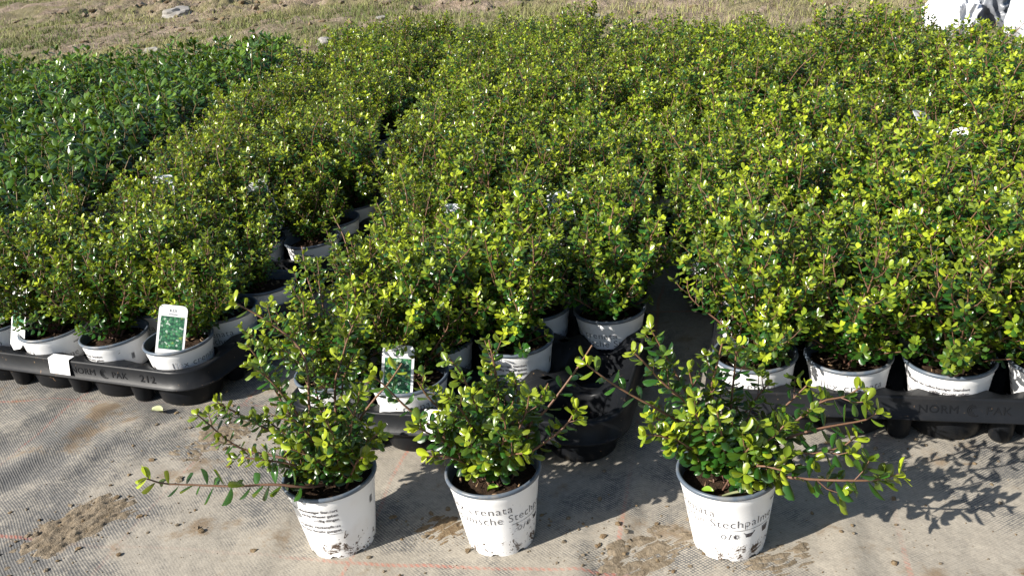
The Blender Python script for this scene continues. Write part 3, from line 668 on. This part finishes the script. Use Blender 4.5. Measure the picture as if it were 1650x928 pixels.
# the three front shrubs: branches as (points, leaf spacing, leaf length, bare tip) in the pot's own axes
HERO = [
 [
  ([(0.011,0.0,0.095),(-0.017,-0.05,0.124),(-0.061,-0.06,0.141),(-0.11,-0.06,0.145),(-0.165,-0.06,0.155),(-0.2,-0.06,0.162),(-0.219,-0.06,0.172)],0.014,0.024,0),
  ([(0.003,0.0,0.095),(-0.048,0.0,0.137),(-0.106,0.01,0.154),(-0.128,0.01,0.172),(-0.151,0.02,0.194),(-0.165,0.02,0.214)],0.011,0.016,0),
  ([(0.003,0.0,0.095),(-0.044,0.03,0.138),(-0.094,0.05,0.168),(-0.131,0.06,0.192),(-0.149,0.06,0.208)],0.01,0.016,0),
  ([(0.007,0.0,0.095),(-0.009,-0.02,0.19),(-0.028,-0.03,0.25),(-0.045,-0.03,0.283),(-0.065,-0.03,0.305)],0.0075,0.016,0),
  ([(0.006,0.0,0.095),(-0.001,0.0,0.156),(-0.009,0.0,0.197),(-0.002,0.01,0.269),(-0.013,0.02,0.304),(-0.053,0.03,0.342),(-0.082,0.03,0.366)],0.011,0.016,0),
  ([(0.011,0.0,0.095),(0.017,0.02,0.161),(0.026,0.03,0.23),(0.041,0.03,0.265),(0.059,0.03,0.304),(0.077,0.03,0.331)],0.009,0.016,0),
  ([(0.016,0.0,0.095),(0.023,0.04,0.168),(0.036,0.04,0.23),(0.06,0.04,0.271)],0.008,0.015,1),
  ([(0.019,0.0,0.095),(0.051,0.0,0.179),(0.081,0.0,0.217),(0.102,0.0,0.237),(0.125,0.0,0.265)],0.014,0.018,1),
  ([(0.023,0.0,0.095),(0.053,-0.03,0.153),(0.075,-0.04,0.181),(0.086,-0.04,0.189)],0.008,0.018,0),
  ([(0.007,0.0,0.095),(-0.017,0.0,0.163),(-0.044,0.01,0.22),(-0.062,0.02,0.275),(-0.075,0.02,0.308)],0.008,0.016,0),
  ([(0.023,-0.02,0.095),(0.05,-0.05,0.152),(0.066,-0.06,0.168)],0.007,0.018,0),
  ([(0.009,-0.01,0.095),(0.009,-0.06,0.165),(-0.009,-0.07,0.188),(-0.024,-0.07,0.197)],0.007,0.017,0),
  ([(0.013,-0.01,0.095),(0.031,-0.06,0.176),(0.032,-0.07,0.215),(0.027,-0.07,0.234)],0.007,0.017,0),
  ([(0.015,0.0,0.095),(0.051,-0.05,0.2),(0.066,-0.05,0.24),(0.073,-0.05,0.258)],0.007,0.017,0),
  ([(0.007,0.0,0.095),(-0.004,0.05,0.156),(-0.009,0.06,0.201),(-0.005,0.06,0.25)],0.008,0.016,0),
  ([(0.002,0.0,0.095),(-0.032,0.04,0.119),(-0.069,0.06,0.148),(-0.087,0.06,0.171)],0.008,0.016,0),
  ([(-0.0,0.0,0.095),(-0.03,-0.04,0.152),(-0.065,-0.05,0.173),(-0.092,-0.05,0.18)],0.01,0.016,0),
  ([(-0.001,0.0,0.095),(0.001,-0.03,0.167),(-0.011,-0.05,0.218),(-0.026,-0.05,0.237)],0.008,0.016,0),
 ],
 [
  ([(0.008,0.0,0.095),(0.031,0.0,0.109),(0.046,0.0,0.136),(0.052,0.0,0.167),(0.079,0.0,0.19),(0.123,0.01,0.237),(0.148,0.01,0.272)],0.013,0.018,1),
  ([(0.012,0.0,0.095),(0.035,-0.02,0.132),(0.061,-0.03,0.153),(0.099,-0.03,0.179),(0.118,-0.03,0.204)],0.011,0.018,0),
  ([(-0.0,0.0,0.095),(0.014,0.02,0.163),(0.019,0.03,0.199),(0.019,0.03,0.242),(0.016,0.03,0.287)],0.009,0.016,1),
  ([(-0.005,0.0,0.095),(-0.007,0.0,0.187),(-0.019,0.0,0.243),(-0.026,0.0,0.264),(-0.037,0.0,0.284)],0.01,0.017,1),
  ([(-0.009,0.0,0.095),(-0.039,0.02,0.17),(-0.071,0.03,0.207),(-0.086,0.03,0.242)],0.01,0.017,1),
  ([(-0.013,0.0,0.095),(-0.055,-0.01,0.171),(-0.093,-0.01,0.216),(-0.11,-0.01,0.24),(-0.121,-0.01,0.258),(-0.133,-0.01,0.273)],0.015,0.018,0),
  ([(-0.013,0.0,0.095),(-0.043,-0.03,0.163),(-0.064,-0.04,0.193),(-0.086,-0.05,0.217)],0.008,0.018,0),
  ([(-0.009,0.0,0.095),(-0.04,-0.04,0.155),(-0.066,-0.05,0.172),(-0.079,-0.05,0.172)],0.01,0.016,0),
  ([(0.008,0.0,0.095),(0.048,0.02,0.148),(0.065,0.03,0.169),(0.087,0.03,0.213)],0.01,0.017,1),
  ([(-0.0,0.0,0.095),(-0.018,-0.04,0.204),(-0.032,-0.05,0.244),(-0.04,-0.05,0.254)],0.006,0.016,0),
  ([(0.001,0.0,0.095),(-0.003,-0.02,0.19),(-0.011,-0.03,0.229),(-0.012,-0.03,0.243)],0.006,0.016,0),
  ([(0.004,0.0,0.095),(0.019,-0.05,0.177),(0.026,-0.06,0.21),(0.024,-0.06,0.229)],0.007,0.018,0),
  ([(0.003,0.0,0.095),(0.02,-0.05,0.154),(0.033,-0.07,0.175),(0.043,-0.075,0.177)],0.007,0.018,0),
  ([(0.004,0.0,0.095),(0.04,-0.03,0.181),(0.056,-0.03,0.216),(0.06,-0.03,0.233)],0.009,0.018,0),
  ([(-0.001,0.0,0.095),(-0.011,-0.05,0.163),(-0.02,-0.06,0.189),(-0.024,-0.06,0.203)],0.007,0.018,0),
  ([(-0.0,0.0,0.095),(0.001,0.05,0.146),(0.002,0.06,0.185),(0.015,0.06,0.227)],0.008,0.015,0),
  ([(0.004,0.0,0.095),(0.031,0.05,0.142),(0.044,0.06,0.174),(0.043,0.06,0.209)],0.008,0.015,0),
  ([(-0.009,0.0,0.095),(-0.034,0.05,0.141),(-0.051,0.06,0.172),(-0.059,0.06,0.198)],0.008,0.015,0),
 ],
 [
  ([(-0.006,0.0,0.095),(-0.021,0.0,0.159),(-0.039,0.01,0.204),(-0.06,0.02,0.251),(-0.074,0.02,0.284),(-0.086,0.02,0.312)],0.011,0.017,0),
  ([(-0.006,0.0,0.095),(-0.03,-0.01,0.185),(-0.053,-0.01,0.222),(-0.08,-0.01,0.253),(-0.1,-0.01,0.282),(-0.113,-0.01,0.299)],0.01,0.017,0),
  ([(-0.01,0.0,0.095),(-0.042,0.01,0.165),(-0.075,0.01,0.196),(-0.12,0.01,0.232),(-0.145,0.01,0.254),(-0.169,0.01,0.279)],0.013,0.018,0),
  ([(-0.01,0.0,0.095),(-0.055,-0.03,0.165),(-0.087,-0.04,0.195),(-0.108,-0.04,0.201)],0.008,0.019,0),
  ([(-0.0,0.0,0.095),(-0.003,0.0,0.171),(-0.016,0.01,0.218),(-0.008,0.01,0.257),(-0.001,0.01,0.286)],0.009,0.016,0),
  ([(0.005,0.0,0.095),(0.01,0.02,0.151),(0.014,0.03,0.19),(0.019,0.03,0.236),(0.022,0.03,0.271)],0.01,0.016,0),
  ([(0.01,0.0,0.095),(0.046,-0.0,0.145),(0.086,0.0,0.168),(0.118,0.0,0.193),(0.151,0.0,0.197),(0.168,0.0,0.207)],0.012,0.019,0),
  ([(0.01,0.0,0.095),(0.061,-0.03,0.162),(0.096,-0.04,0.18),(0.125,-0.04,0.183),(0.16,-0.04,0.186),(0.176,-0.04,0.195)],0.013,0.021,0),
  ([(0.01,0.0,0.095),(0.055,-0.04,0.154),(0.091,-0.06,0.16),(0.127,-0.06,0.166),(0.14,-0.06,0.177)],0.012,0.02,0),
  ([(0.01,0.0,0.095),(0.035,-0.04,0.124),(0.064,-0.07,0.135),(0.095,-0.08,0.135),(0.124,-0.09,0.137),(0.153,-0.09,0.134),(0.182,-0.09,0.138)],0.0115,0.024,0),
  ([(0.006,0.0,0.095),(0.013,-0.05,0.173),(0.02,-0.06,0.2),(0.023,-0.06,0.208)],0.006,0.017,0),
  ([(0.008,0.0,0.095),(0.028,-0.05,0.171),(0.044,-0.06,0.193),(0.053,-0.06,0.204)],0.007,0.019,0),
  ([(0.003,-0.01,0.095),(0.013,-0.05,0.141),(0.025,-0.07,0.158),(0.044,-0.08,0.156)],0.007,0.021,0),
  ([(0.004,-0.0,0.095),(0.005,-0.05,0.161),(0.007,-0.07,0.182),(0.011,-0.07,0.189)],0.007,0.02,0),
  ([(-0.002,0.0,0.095),(-0.026,-0.04,0.176),(-0.043,-0.05,0.211),(-0.05,-0.05,0.228)],0.007,0.017,0),
  ([(-0.006,-0.0,0.095),(-0.044,-0.03,0.159),(-0.068,-0.04,0.186),(-0.079,-0.04,0.201)],0.007,0.017,0),
  ([(-0.006,0.0,0.095),(-0.043,0.03,0.138),(-0.068,0.04,0.159),(-0.088,0.04,0.179)],0.009,0.017,0),
  ([(0.002,0.0,0.095),(0.028,0.05,0.14),(0.052,0.06,0.169),(0.072,0.06,0.194)],0.009,0.016,0),
  ([(0.006,0.0,0.095),(0.062,0.04,0.142),(0.098,0.05,0.169),(0.118,0.05,0.189)],0.01,0.017,0),
  ([(-0.0,-0.0,0.095),(-0.017,-0.05,0.181),(-0.023,-0.06,0.215),(-0.026,-0.06,0.234)],0.007,0.017,0),
  ([(-0.002,0.0,0.095),(-0.015,0.04,0.152),(-0.028,0.05,0.195),(-0.035,0.05,0.233)],0.01,0.016,0),
 ],
]

# ------------------------------------------------------------------ the plants in their pots
def potted(name, loc, rz, fol, stm, label, cat, group=None, scale=1.0, potrz=0.0, soil=0, lean=(0, 0)):
    t = empty(name, loc, rz); tag(t, label, cat, group); t.scale = (1, 1, 1)
    link('pot', POT, t).rotation_euler = (0, 0, potrz - rz)
    link('soil', SOILS[soil % 4], t)
    f = link('foliage', fol, t); s = link('stems', stm, t)
    for o in (f, s): o.scale = (scale, scale, scale); o.location = (0, 0, .095 * (1 - scale)); o.rotation_euler = (lean[0], lean[1], 0)
    return t
KIND = [tray_shrub(100 + k, k > 11).meshes('shrub', M['leaf']) for k in range(14)]
BROAD = [broad_shrub(300 + k).meshes('broad', M['broad']) for k in range(7)]

FRONT = [((-.2806, 1.098), R(172), 'single shrub in white pot with one long low twig reaching left, leftmost of three'),
         ((-.0538, 1.0627), R(-12), 'compact shrub in white pot between two other single pots, lettering reads crenata'),
         ((.2486, 1.0), R(-64), 'single shrub in white pot with thick low branch reaching right, rightmost of three')]
for k, ((x, y), prz, lab) in enumerate(FRONT):
    f, s = front_shrub(700 + k, HERO[k]).meshes('front_shrub', M['leaf'])
    potted('potted_shrub', (x, y, .004), 0, f, s, lab, 'potted shrub', 'three shrubs standing in front of the trays', 1, prz, k)

CAMO = SC.camera.matrix_world.inverted(); FPX = 1500.0
def pix(x, y, z):
    q = CAMO @ Vector((x, y, z))
    return (825 + FPX * q.x / -q.z, 464 - FPX * q.y / -q.z, -q.z)
def inview(x, y, m=150):
    u, v, d = pix(x, y, .2)
    return d > 0 and -m < u < 1650 + m and v > -60
def cell(c30, rz, i, j, sx=1.0):
    """world position of cell i (0..3 along the row), j (0..2 away) of a tray whose front-right cell is c30"""
    lx, ly = (i - 3) * CX * sx, j * CY; c, s = math.cos(rz), math.sin(rz)
    return c30[0] + lx * c - ly * s, c30[1] + lx * s + ly * c
def centre(c30, rz, sx=1.0):
    lx, ly = -1.5 * CX * sx, CY; c, s = math.cos(rz), math.sin(rz)
    return c30[0] + lx * c - ly * s, c30[1] + lx * s + ly * c
def from00(p, rz): return p[0] + 3 * CX * math.cos(rz), p[1] + 3 * CX * math.sin(rz)
TRAYS = []   # column, front-right cell, turn
for p, a in (((-.633, 1.60), -25), ((-.462, 2.095), -16), ((-.485, 2.50), -12), ((-.425, 2.93), -12), ((-.36, 3.36), -13), ((-.30, 3.79), -12), ((-.235, 4.21), -13)): TRAYS.append(('left', p, R(a)))
for p, a in (((.085, 1.262), -18), ((.190, 1.73), -14), ((.205, 2.165), -12), ((.240, 2.59), -13), ((.275, 3.02), -12), ((.32, 3.45), -13), ((.37, 3.87), -12)): TRAYS.append(('middle', p, R(a)))
for p, a in (((.368, 1.29), -17), ((.415, 1.715), -15), ((.415, 2.15), -13), ((.44, 2.58), -12), ((.485, 3.01), -13), ((.54, 3.44), -12)): TRAYS.append(('right', from00(p, R(a)), R(a)))
for p, a in (((.975, 1.56), -14), ((.995, 1.99), -13), ((1.02, 2.42), -12), ((1.06, 2.85), -13)): TRAYS.append(('far right', from00(p, R(a)), R(a)))
for p, a in (((1.57, 1.86), -13), ((1.60, 2.28), -13), ((1.64, 2.70), -12)): TRAYS.append(('outer right', from00(p, R(a)), R(a)))
def far_ok(x, y):   # the bed ends along a slanting line
    if x < -.2: return y < 4.62
    if x < 1.0: return y < 4.55 - .50 * (x + .2)
    return y < min(3.95 - 1.8 * (x - 1.0), 3.3 - 4.5 * (x - 1.35))
rp = random.Random(5)
ORD = ['first', 'second', 'third', 'last']
ROWN = ['front', 'middle', 'back']
count = 0; TRAYN = {}
SPECIAL = {('middle', 0, 1, 0): (.86, (-.36, .1), None), ('middle', 0, 0, 2): (.82, (0, .15), None), ('middle', 0, 0, 1): (.92, (0, .08), None), ('middle', 1, 0, 0): (.82, (0, .18), None), ('middle', 1, 0, 1): (.9, (0, .12), None), ('left', 0, 3, 0): (.84, (-.36, .16), None), ('left', 0, 2, 0): (.96, (-.2, -.05), None), ('left', 0, 1, 0): (.98, (-.15, .0), None), ('left', 0, 3, 2): (.72, (-.1, -.22), None), ('left', 0, 3, 1): (.88, (.05, -.16), None), ('left', 1, 3, 0): (.72, (-.38, -.05), None), ('left', 1, 3, 1): (.80, (0, -.2), None),
           ('right', 0, 1, 0): (1.0, (0, .05), 12), ('right', 0, 2, 0): (1.05, (0, .08), 13), ('right', 0, 3, 0): (1.0, (0, 0), 12)}
for col, p, a in TRAYS:
    k = TRAYN.get(col, 0); TRAYN[col] = k + 1
    front = k == 0 and col in ('left', 'middle', 'right')
    wide = 1.157 if front and col == 'left' else 1.0
    cx, cy = centre(p, a, wide)
    cells = []
    for j in range(3):
        for i in range(4):
            x, y = cell(p, a, i, j, wide)
            if not inview(x, y) or not far_ok(x, y): continue
            if front and col == 'middle' and (i, j) in ((3, 0), (2, 0), (3, 1)): continue
            cells.append((i, j, x, y))
    if cells or front:
        tr = link('plant_tray', TRAY); tr.location = (cx, cy, .0045); tr.rotation_euler = (0, 0, a); tr.scale = (wide, 1, 1)
        if front:
            lab = {'left': 'black plastic plant tray with a white card on its rim, the left tray in front',
                   'middle': 'black plastic plant tray with empty cells, behind the three single pots',
                   'right': 'dusty black plastic plant tray standing at the front on the right'}[col]
            tag(tr, lab, 'plant tray', 'front trays'); e = link('lettering', EMB, tr)
        else:
            tag(tr, 'black plant tray buried under shrubs in the %s column behind the front trays' % col, 'plant tray', 'trays in the %s column' % col)
    for i, j, x, y in cells:
        v = rp.randrange(12); rz = rp.uniform(0, 6.28); f, s = KIND[v]; sc = rp.uniform(.82, 1.12) if not front else rp.uniform(.92, 1.06)
        if front:
            lab = 'small-leaved potted shrub, %s from left in the %s row of the %s front tray' % (ORD[i], ROWN[j], col); grp = 'shrubs in the front trays'
        else:
            lab = 'yellow-green small-leaved shrub in the packed %s column, behind its front tray' % col; grp = 'shrubs in the %s column' % col
            if col in ('far right', 'outer right'): lab = 'yellow-green small-leaved shrub packed in the %s column of trays' % col
        prz = rp.uniform(-.5, .5)
        if front: prz = {('left', 3, 0): R(62), ('left', 2, 0): R(150), ('left', 1, 0): R(-55), ('left', 0, 0): R(-10), ('middle', 2, 2): R(-40), ('middle', 3, 2): R(-30), ('middle', 2, 1): R(170),
                         ('right', 1, 0): R(0), ('right', 2, 0): R(160), ('right', 3, 0): R(60)}.get((col, i, j), rp.uniform(-1, 1))
        elif rp.random() < .5: prz += math.pi
        lean = (rp.uniform(-.13, .13), rp.uniform(-.13, .13))
        if (col, k, i, j) in SPECIAL: sc, lean, vv = SPECIAL[col, k, i, j]; rz = 0.0; f, s = KIND[v if vv is None else vv]
        t = potted('potted_shrub', (x + rp.uniform(-.004, .004), y + rp.uniform(-.004, .004), .0095), rz, f, s, lab, 'potted shrub', grp, sc, prz, v, lean)
        count += 1
print('holly count', count)

# broad-leaved dark shrubs in the columns to the left
LCOL = [((-1.20, 2.02), -16), ((-1.18, 2.47), -14), ((-1.13, 2.92), -12), ((-1.07, 3.35), -12), ((-1.02, 3.78), -13), ((-.97, 4.20), -12)]
nb = 0
for c in range(5):
    nm = ['first', 'second', 'third', 'fourth', 'fifth'][c]
    for p, a in LCOL + [((-.92, 4.62), -12)] * (c > 0) + [((-.87, 5.04), -12)] * (c > 2):
        px, py = p[0] - .73 * c, p[1] + .15 * c; a = R(a); any_ = False
        for j in range(3):
            for i in range(4):
                x, y = cell((px, py), a, i, j)
                if not inview(x, y) or y > 4.62 - .22 * (x + 1.0): continue
                if rp.random() < .03: continue
                v = rp.randrange(7); f, s = BROAD[v]
                potted('broadleaf_shrub', (x, y, .0095), rp.uniform(0, 6.28), f, s, 'dark glossy broad-leaved shrub in the %s tray column left of the yellow-green shrubs' % nm, 'potted shrub',
                       'broad-leaved shrubs in the %s column' % nm, rp.uniform(.85, 1.12), rp.uniform(0, 6.28), v, (rp.uniform(-.1, .1), rp.uniform(-.1, .1)))
                any_ = True; nb += 1
        if any_:
            cx, cy = centre((px, py), a); tr = link('plant_tray', TRAY); tr.location = (cx, cy, .0045); tr.rotation_euler = (0, 0, a)
            tag(tr, 'black plant tray hidden under broad-leaved shrubs of the %s column on the left' % nm, 'plant tray', 'trays under the %s broad-leaved column' % nm)
print('broad count', nb)

# ------------------------------------------------------------------ tags, cards
def plant_tag(x, y, z, rz, lean, roll, lab):
    t = empty('plant_tag', (x, y, z), 0); t.rotation_euler = (lean, roll, rz); tag(t, lab, 'plant tag', 'printed plant tags')
    link('card', TAGM[0], t); link('picture', TAGM[1], t); link('lettering', TAGM[2], t); return t
for a in (
    (-.640, 1.560, .113, R(2), R(-17), R(15), 'white plant tag with leaf picture, standing in the left tray\'s nearest corner pot'),
    (-.988, 1.722, .128, R(-30), R(-30), R(-14), 'small tilted plant tag with leaf picture at the far left edge of the left tray'),
    (-.203, 1.299, .104, R(-4), R(-19), R(9), 'plant tag with shaded leaf picture in the middle tray, behind the middle pot'),
    (-.825, 2.22, .195, R(8), R(-30), R(4), 'white-topped plant tag rising from the shrubs behind the left tray, the left one of two'),
    (-.555, 2.14, .175, R(25), R(-22), R(-10), 'grey-white plant tag beside the lone visible pot behind the left tray'),
    (-.113, 1.79, .170, R(0), R(-20), R(8), 'half-hidden plant tag in the shrubs at the back of the middle tray'),
    (.119, 1.74, .185, R(-5), R(-25), R(-6), 'half-hidden plant tag in the gap between middle and right trays'),
    (.985, 2.02, .205, R(20), R(-50), R(20), 'bright plant tag lying among the shrubs on the right, upper of two'),
    (.98, 1.87, .200, R(-20), R(-55), R(-20), 'bright plant tag lying among the shrubs on the right, lower of two'),
): plant_tag(*a)
def card(c30, a, lx, lab):
    """plain white card hooked over a tray's skirt"""
    mb = MB(); w, h = .027, .030; y0 = -(TD + .0062); z1 = TZ + .0035
    Q = [(-w, y0 - .002, z1 - h), (w, y0 - .003, z1 - h), (w, y0 + .003, z1), (-w, y0 + .003, z1), (-w, y0 + .018, z1 + .001), (w, y0 + .018, z1 + .001)]
    Q = np.array(Q); V = np.vstack([Q, Q + [0, .0005, -.0006]])
    mb.add(V, [(0, 1, 2, 3), (3, 2, 5, 4), (7, 6, 9, 8), (8, 9, 10, 11), (0, 6, 7, 1), (4, 5, 11, 10), (0, 3, 9, 6), (3, 4, 10, 9), (1, 7, 8, 2), (2, 8, 11, 5)])
    o = link('price_card', mb.mesh('price_card', M['card'], False)); cx, cy = centre(c30, a); c, s = math.cos(a), math.sin(a)
    o.location = (cx + lx * c, cy + lx * s, .0045); o.rotation_euler = (0, 0, a); tag(o, lab, 'card', 'blank cards hooked on tray rims')
card(TRAYS[0][1], TRAYS[0][2], -.035, 'blank white card hooked on the front edge of the left tray')
card(TRAYS[7][1], TRAYS[7][2], -.0, 'blank white card on the middle tray, partly behind the middle front shrub')

# ------------------------------------------------------------------ dirt, crumbs, leaves, stones
def fz(x, y):
    V = np.array([[x, y, 0.0]]); fabric_z(V); return V[0, 2]
def lump(r, rad, flat=.7, sub=1):
    import bmesh
    bm = bmesh.new(); bmesh.ops.create_icosphere(bm, subdivisions=sub, radius=1)
    V = np.array([v.co[:] for v in bm.verts]); F = [tuple(v.index for v in f.verts) for f in bm.faces]; bm.free()
    V *= (1 + r.normal(0, .22, (len(V), 1))); V *= np.array([r.uniform(.7, 1.4), r.uniform(.6, 1.1), flat * r.uniform(.6, 1.1)]) * rad
    a = r.uniform(0, 6.28); c, s = math.cos(a), math.sin(a)
    return np.c_[V[:, 0] * c - V[:, 1] * s, V[:, 0] * s + V[:, 1] * c, V[:, 2]], F
def crumbs():
    r = rng_(77); mb = MB(); spots = [(-.70, 1.21, .09, 170), (-.545, 1.40, .07, 110), (-.80, 1.15, .08, 90), (0.13, .99, .06, 90), (.07, 1.04, .05, 60), (-.16, 1.07, .05, 60), (-.52, 1.17, .03, 14),
                                       (.27, .93, .05, 60), (.33, 1.25, .05, 80), (.55, 1.10, .09, 50), (.45, .98, .08, 40), (-.42, 1.5, .08, 130), (-.62, 1.50, .07, 50), (.27, 1.42, .06, 60)]
    pts = [(r.normal(x, s), r.normal(y, s * .8)) for x, y, s, n in spots for _ in range(n)] + [(r.uniform(-1.3, .8), r.uniform(.8, 1.75)) for _ in range(420)]
    for x, y in pts:
        rad = .0009 + .0042 * r.random() ** 5
        V, F = lump(r, rad); V += [x, y, fz(x, y) + rad * .3]; mb.add(V, F, int(r.random() < .45))
    tag(link('soil_crumbs', mb.mesh('soil_crumbs', [M['mud'], M['sandy']], False)), 'crumbs of dry soil scattered over the ground fabric', 'soil', kind='stuff')
crumbs()
def clods():
    r = rng_(79); mb = MB(); n = 0
    while n < 2600:
        x, y = r.uniform(-6.5, 3.2), r.uniform(3.6, 12)
        if y + .27 * x < 4.7 or abs(x) > .62 * y + .3: continue
        if r.random() > .25 + .75 * float(track(np.array([x]), np.array([y]))[0]): continue
        V0 = np.array([[x, y, 0.0]]); ground_z(V0); rad = .006 + .045 * r.random() ** 4
        V, F = lump(r, rad, .6); V += [x, y, V0[0, 2] + rad * .15]; mb.add(V, F, int(r.random() < .4)); n += 1
    tag(link('soil_clods', mb.mesh('soil_clods', [M['mud'], M['sandy']], False)), 'clods of bare soil strewn over the strip beyond the shrubs', 'soil', kind='stuff')
clods()
def mud_patch(name, cx, cy, rx, ry, rot, h, seed, mat, lab):
    """a flat cake of dried mud with broken edges"""
    xs = np.linspace(-rx * 1.3, rx * 1.3, 90); ys = np.linspace(-ry * 1.3, ry * 1.3, 70)
    c, s = math.cos(rot), math.sin(rot)
    def zf(V):
        u, v = V[:, 0].copy(), V[:, 1].copy(); q = np.sqrt((u / rx) ** 2 + (v / ry) ** 2)
        x, y = cx + u * c - v * s, cy + u * s + v * c
        m = np.clip((1.05 - q + (fbm(x, y, 26, seed, 4, .6) - .5) * 1.5) * 2.2, -.4, 1)
        t = fbm(x, y, 60, seed + 1, 4, .65); crack = np.abs(fbm(u * .55, v * 2.0, 55, seed + 2, 3) - .5) * 6
        B = np.c_[x, y, np.zeros_like(x)]; yy = B[:, 1].copy(); fabric_z(B)
        V[:, 0], V[:, 1], V[:, 2] = x, yy, B[:, 2] - .0015 + m * h * (.35 + .9 * t) * np.clip(crack, .35, 1)
    V, F = nzgrid(xs, ys, zf); o = link(name, mesh_np(name, V, [F], mat)); tag(o, lab, 'mud', kind='stuff')
mud_patch('dried_mud', -.70, 1.205, .095, .058, R(38), .0075, 3, M['mud'], 'cake of cracked dried mud on the fabric at lower left')
mud_patch('dried_mud', -.545, 1.425, .050, .085, R(-28), .005, 8, M['mud'], 'brown smear of crumbly soil in front of the left tray')
mud_patch('dried_mud', -.845, 1.16, .05, .035, R(20), .012, 14, M['sandy'], 'small pale cake of mud at the left edge')
mud_patch('dried_mud', .14, .99, .075, .05, R(20), .0048, 21, M['mud'], 'brown soil smear between the middle and right front pots')
mud_patch('dried_mud', .30, .945, .055, .035, R(10), .0045, 25, M['mud'], 'brown soil patch at the foot of the right front pot')
mud_patch('dried_mud', -.13, 1.10, .05, .04, R(30), .0048, 29, M['sandy'], 'pale broken soil between the left and middle front pots')
def fallen(x, y, L_, w, rz, mat, lab, z=None):
    mb = MB(); V = []; n = 7
    for i in range(n):
        t = i / (n - 1); hw = w * math.sin(math.pi * min(1, .06 + t * .94)) ** .7
        for k in (-1, 0, 1): V.append(((t - .5) * L_, k * hw, .004 + .006 * (k * k) + .003 * math.sin(3 * t)))
    V = np.array(V); F = [(i * 3 + k, i * 3 + 3 + k, i * 3 + 4 + k, i * 3 + 1 + k) for i in range(n - 1) for k in (0, 1)]
    m = len(V); V2 = np.vstack([V, V - [0, 0, .0004]]); mb.add(V2, F + [tuple(m + i for i in f[::-1]) for f in F])
    o = link('fallen_leaf', mb.mesh('fallen_leaf', mat)); o.location = (x, y, fz(x, y) if z is None else z); o.rotation_euler = (0, .1, rz); tag(o, lab, 'leaf')
fallen(-.677, 1.523, .026, .009, R(-20), M['dryleaf'], 'pale green fallen leaf on the fabric in front of the left tray')
M['freshleaf'] = plain('fresh_leaf', (0.20, 0.33, 0.03), 0.35)
fallen(-.056, 1.026, .015, .005, R(10), M['freshleaf'], 'small bright green leaf lying on the soil of the middle front pot', .099)
fallen(.214, .967, .015, .0055, R(-15), M['freshleaf'], 'small bright green leaf lying on the soil of the right front pot', .099)
fallen(.250, .953, .045, .0022, R(8), M['dryleaf'], 'thin pale dry twig-like leaf on the soil of the right front pot', .099)
def stone(x, y, rad, flat, seed, lab):
    V, F = lump(rng_(seed), rad, flat, 3); V0 = np.array([[x, y, 0.0]]); ground_z(V0)
    nz = np.array([noise.noise(Vector(v / rad * 1.7)) for v in V])[:, None]; r = rng_(seed + 1)
    W_, F = lump(r, rad, flat, 3); base = np.linalg.norm(W_, axis=1, keepdims=True)
    import bmesh
    bm = bmesh.new(); bmesh.ops.create_icosphere(bm, subdivisions=3, radius=1); U_ = np.array([v.co[:] for v in bm.verts]); bm.free()
    k = np.array([noise.noise(Vector(u * 1.6 + Vector((seed, 0, 0)))) + .5 * noise.noise(Vector(u * 3.7)) for u in map(Vector, U_)])[:, None]
    Q = U_ * (1 + .38 * k) * np.array([rad * 1.25, rad * .9, rad * flat])
    mb = MB(); mb.add(Q, F); o = link('stone', mb.mesh('stone', M['stone'], False)); o.location = (x, y, V0[0, 2] + rad * flat * .3); tag(o, lab, 'stone', 'stones on the bare ground')
stone(-3.15, 10.2, .14, .5, 3, 'large pale flat stone on the bare strip at upper left')
stone(-2.45, 7.15, .055, .7, 5, 'small pale stone at the grass edge, left of the large stone')
stone(-1.03, 6.35, .055, .8, 9, 'pale upright stone in the grass above the middle shrubs')
stone(.72, 6.2, .05, .6, 13, 'small pale stone on bare soil above the middle of the bed')
stone(-.78, 7.6, .04, .7, 17, 'small dark-sided stone on the bare strip, above the upright stone')

# ------------------------------------------------------------------ plastic sacks beyond the right end of the bed
def sack(name, x, y, sx, sy, sz, rz, seed, mat, lab, cat):
    import bmesh
    bm = bmesh.new(); bmesh.ops.create_icosphere(bm, subdivisions=5, radius=1); U_ = [v.co.copy() for v in bm.verts]; F = [tuple(v.index for v in f.verts) for f in bm.faces]; bm.free()
    V = []
    for u in U_:
        f = 1 - abs(noise.noise(u * 2.1 + Vector((seed, 0, 0)))) * .75 + .25 * noise.noise(u * 1.1 + Vector((0, seed, 0))) - .22 * abs(noise.noise(u * 5.0 + Vector((0, 0, seed))))
        V.append((u.x * f * sx, u.y * f * sy, max(-.25, u.z) * f * sz))
    mb = MB(); mb.add(V, F); o = link(name, mb.mesh(name, mat)); V0 = np.array([[x, y, 0.0]]); ground_z(V0)
    o.location = (x, y, max(0, V0[0, 2]) + .2 * sz); o.rotation_euler = (0, 0, rz); tag(o, lab, cat)
sack('plastic_sack', 2.13, 4.32, .09, .16, .20, R(20), 2, M['film'], 'crumpled white plastic sack beyond the bed, the left of two', 'sack')
sack('plastic_sack', 2.36, 3.98, .14, .18, .24, R(-30), 7, M['film'], 'crumpled white plastic sack in the upper right corner', 'sack')
sack('plastic_sheet', 2.32, 4.36, .15, .16, .19, R(60), 12, M['greyfilm'], 'crumpled grey plastic sheet between two white sacks', 'sheet')
